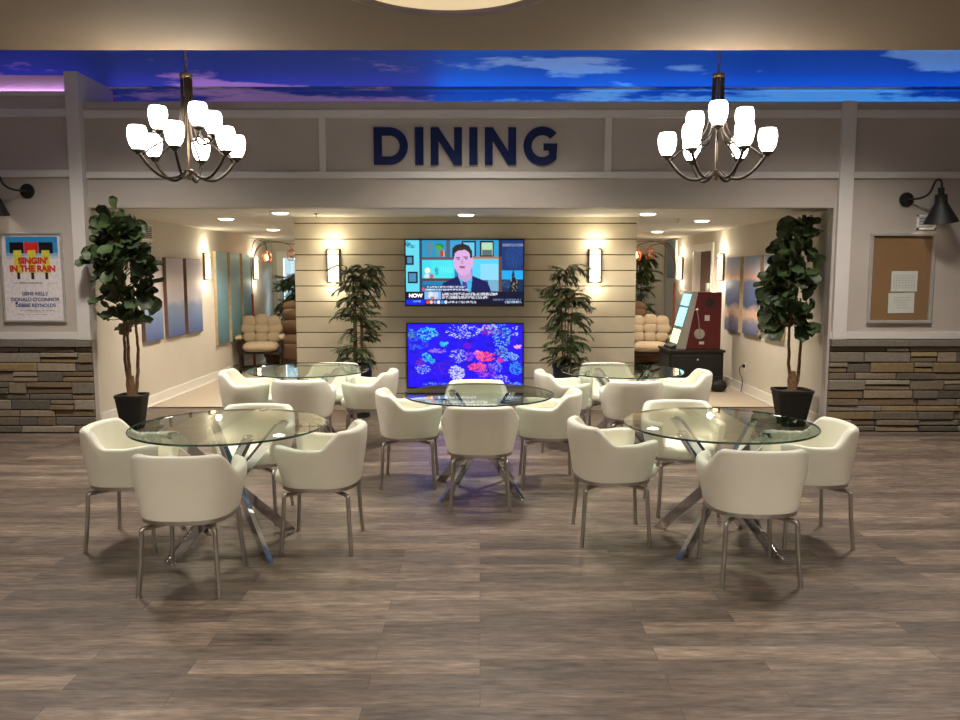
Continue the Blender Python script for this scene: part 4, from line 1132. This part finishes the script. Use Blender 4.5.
body = [(-.20,0),(.32,0),(.32,zH),(-.02,zH),(-.20,.0)]
MB().prism([(-.19,0),(.31,0),(.31,zH),(-.03,zH)], 'y', -.26, .26).build('cabinet_shell', M['red_panel'], sl, smooth=False, bevel=.006)
MB().prism([(-.33,0),(-.19,0),(-.03,zH),(-.10,zH+.01)], 'y', -.265, .265).build('front_frame', M['grey_metal'], sl, smooth=False, bevel=.008)
def on_front(name, t0, t1, mat, y0=-.21, y1=.21):
    # slope line from (-.33,0) to (-.10,zH)
    p = lambda t: (-.33+.23*t-.006, zH*t); q = lambda t: (-.33+.23*t+.02, zH*t)
    MB().prism([p(t0), q(t0), q(t1), p(t1)], 'y', y0, y1).build(name, mat, sl, smooth=False)
on_front('upper_screen', .76, .96, M['cyan_screen']); on_front('middle_screen', .40, .72, M['cyan_screen']); on_front('lower_screen', .10, .34, M['gold_screen'])
MB().prism([(-.40,.0),(-.30,0),(-.30,.07),(-.39,.04)], 'y', -.22, .22).build('button_deck', M['black'], sl, smooth=False, bevel=.004)
MB().lathe([(0,0),(.075,0),(.075,.02),(.03,.03),(0,.03)], 24, mat=Matrix.Translation((.0,-.26,.23)) @ Euler((PI/2,0,0)).to_matrix().to_4x4()).build('lever_mount', M['grey_metal'], sl)
MB().tube([(0,-.29,.23),(-.03,-.30,.45),(-.05,-.30,.56)], .009, 8).lathe([(0,-.025),(.02,-.018),(.026,0),(.02,.018),(0,.025)], 14, (-.052,-.30,.58)).build('lever', M['steel'], sl)
MB().mm((.07,-.27,.42),(.14,-.26,.50)).mm((.0,-.267,.08),(.07,-.26,.12)).build('side_plate', M['silver'], sl, smooth=False)
MB().lathe([(0,0),(.065,0),(.06,.004),(0,.004)], 24, mat=Matrix.Translation((.14,-.26,.68)) @ Euler((PI/2,0,0)).to_matrix().to_4x4()).build('speaker_grille', M['black'], sl)
cu_ = thing('candle_light', (3.33, 11.6, 1.407), 0, 'small yellow topper light standing on the slot machine', 'lamp')
MB().lathe([(0,0),(.03,0),(.03,.03),(.028,.032),(0,.032)], 16).mm((-.025,-.025,.032),(.025,.025,.13)).build('housing', M['white_paint'], cu_, bevel=.003)
MB().mm((-.018,-.027,.045),(.018,-.0252,.12)).build('lens', M['gold_screen'], cu_, smooth=False)
bg = MB().pillow((0,0,.09),(.24,.22,.18), pw=3).tube(bez((-.06,0,.16),(-.05,0,.24),(.05,0,.24),(.06,0,.16),8), .008, 6).build('bag', M['black'], None, (3.38,11.13,0), ang=70)
tag(bg, 'small black bag on the carpet before the black cabinet', 'bag')
ol = thing('power_outlet', (XR-.001, 11.0, .36), R(-90), 'white wall outlet with a black plug and hanging cord', 'outlet')
MB().mm((-.04,-.008,-.06),(.04,0,.06)).build('cover_plate', M['white_paint'], ol, smooth=False, bevel=.003)
MB().mm((-.02,-.04,.0),(.02,-.008,.045)).build('plug', M['black'], ol, smooth=False, bevel=.004)
MB().tube(bez((0,-.04,.02),(-.02,-.10,.03),(-.05,-.06,-.1),(-.03,-.03,-.15),10)+bez((-.03,-.03,-.15),(-.02,-.02,-.2),(.0,-.04,-.3),(-.02,-.045,-.345),8)[1:], .006, 6).build('cord', M['black'], ol)

# ------------------------------------------------------------------ ceiling fixtures
GD = 'recessed downlights in the lounge ceiling'
dls = [(-3.09,9.75,'lit recessed downlight above the left fiddle-leaf fig side'),(-2.20,8.83,'lit recessed downlight at the left corner of the boarded wall'),(-3.12,12.06,'lit recessed downlight deep in the left lounge passage'),(-.16,9.11,'lit recessed downlight above the newsreader television'),(1.88,8.97,'lit recessed downlight at the right corner of the boarded wall'),(2.80,10.1,'lit recessed downlight nearer in the right lounge passage'),(2.80,12.61,'lit recessed downlight deep in the right lounge passage')]
for (x, y, lab) in dls:
    r_ = thing('downlight', (x, y, ZS), 0, lab, 'ceiling light', GD)
    MB().lathe([(.088,-.001),(.112,-.001),(.112,-.008),(.088,-.012)], 28).build('trim_ring', M['white_paint'], r_)
    MB().lathe([(0,-.004),(.088,-.004),(.088,-.014),(.07,-.024),(0,-.028)], 28).build('lens', M['downlight'], r_)
    light('downlight_beam', 'SPOT', (0,0,-.04), (55 if -2.5 < x < 2.2 else 190), (1,.86,.68), .07, spot=140, blend=.8, parent=r_)
for (x, y, lab) in ((-1.85,9.05,'small sprinkler head in the ceiling left of the boarded wall'),(2.45,9.9,'small sprinkler head in the ceiling of the right passage')):
    s_ = thing('sprinkler', (x, y, ZS), 0, lab, 'sprinkler')
    MB().lathe([(0,-.05),(.02,-.05),(.02,-.046),(.005,-.042),(.008,-.015),(.03,-.01),(.03,-.001),(0,-.001)], 16).build('head', M['silver'], s_)
# round flush lamp in the tan ceiling
cl = thing('flush_ceiling_lamp', (-.13, 3.10, CEZ), 0, 'round cream flush ceiling lamp at the top edge of the view', 'ceiling light')
MB().lathe([(.47,-.001),(.505,-.001),(.505,-.05),(.49,-.055),(.47,-.05)], 64).build('rim', M['bronze'], cl)
MB().lathe([(.0,-.062),(.2,-.060),(.4,-.054),(.472,-.045),(.472,-.002),(0,-.002)], 64).build('diffuser', M['lamp_dome'], cl, ang=60)
# led strip on the left ledge
st = MB().mm((-6.5,0,0),(-4.18,.012,.014)).build('led_strip', M['pink_led'], None, (0, YL+.045, 3.462), smooth=False)
tag(st, 'pink glowing light strip on the ledge of the upper left wall', 'light strip')

# ------------------------------------------------------------------ lights of the place, and added fill spots
# blue and violet cove strips above the facade
cove_blue = (.02,.30,1); cove_violet = (.42,.16,1)
light('cove_strip', 'AREA', (3.0,8.84,3.44), 7.5, cove_blue, 7.0, rot=(PI+R(-35),0,0), size_y=.04)
light('cove_strip', 'AREA', (-2.25,8.84,3.44), 1.0, cove_violet, 3.7, rot=(PI+R(-35),0,0), size_y=.04)
light('cove_strip', 'AREA', (3.0,8.93,3.70), 8, cove_blue, 7.0, rot=(PI+R(-15),0,0), size_y=.03)
light('cove_strip', 'AREA', (-2.25,8.93,3.70), 1.7, cove_violet, 3.7, rot=(PI+R(-15),0,0), size_y=.03)
light('cove_strip', 'AREA', (-5.4,8.93,3.70), 1.4, cove_violet, 2.2, rot=(PI+R(-35),0,0), size_y=.04)
# unseen fill spots added behind the camera to brighten chairs and facade
warm = (1,.92,.80)
for (x, y, p) in ((-3.2,1.2,.75),(0,1.2,.7),(3.2,1.2,.85),(-3.2,-2,3.4),(0,-2,3.6),(3.2,-2,4.2)):
    light('hall_fill_spot', 'SPOT', (x, y, CEZ-.03), 310*p, warm, .25, spot=150, blend=.7)
for (x, y) in ((-3.4,6.4),(0,6.6),(3.4,6.4)):
    light('vault_fill_spot', 'SPOT', (x, y, 4.10), 560, warm, .3, spot=120, blend=.8)  # added fill under the vault to lift the facade, no fixture there

# world: daylight outside the lounge windows
w = bpy.data.worlds.new('sky'); scene.world = w; w.use_nodes = True
nt = w.node_tree; bgN = nt.nodes['Background']
tcw = nt.nodes.new('ShaderNodeTexCoord'); sx_ = nt.nodes.new('ShaderNodeSeparateXYZ'); rw = nt.nodes.new('ShaderNodeValToRGB')
nt.links.new(tcw.outputs['Generated'], sx_.inputs[0]); nt.links.new(sx_.outputs['Z'], rw.inputs[0]); nt.links.new(rw.outputs[0], bgN.inputs['Color'])
rw.color_ramp.elements[0].position = 0.0; rw.color_ramp.elements[0].color = (.62,.86,.95,1)
rw.color_ramp.elements[1].position = .6; rw.color_ramp.elements[1].color = (.16,.42,.85,1)
bgN.inputs['Strength'].default_value = .85
for a, b in WIN: light('window_daylight', 'AREA', ((a+b)/2, YB+1.3, 2.9), 300, (.72,.86,1), b-a, rot=(R(-48),0,0), size_y=1.2)
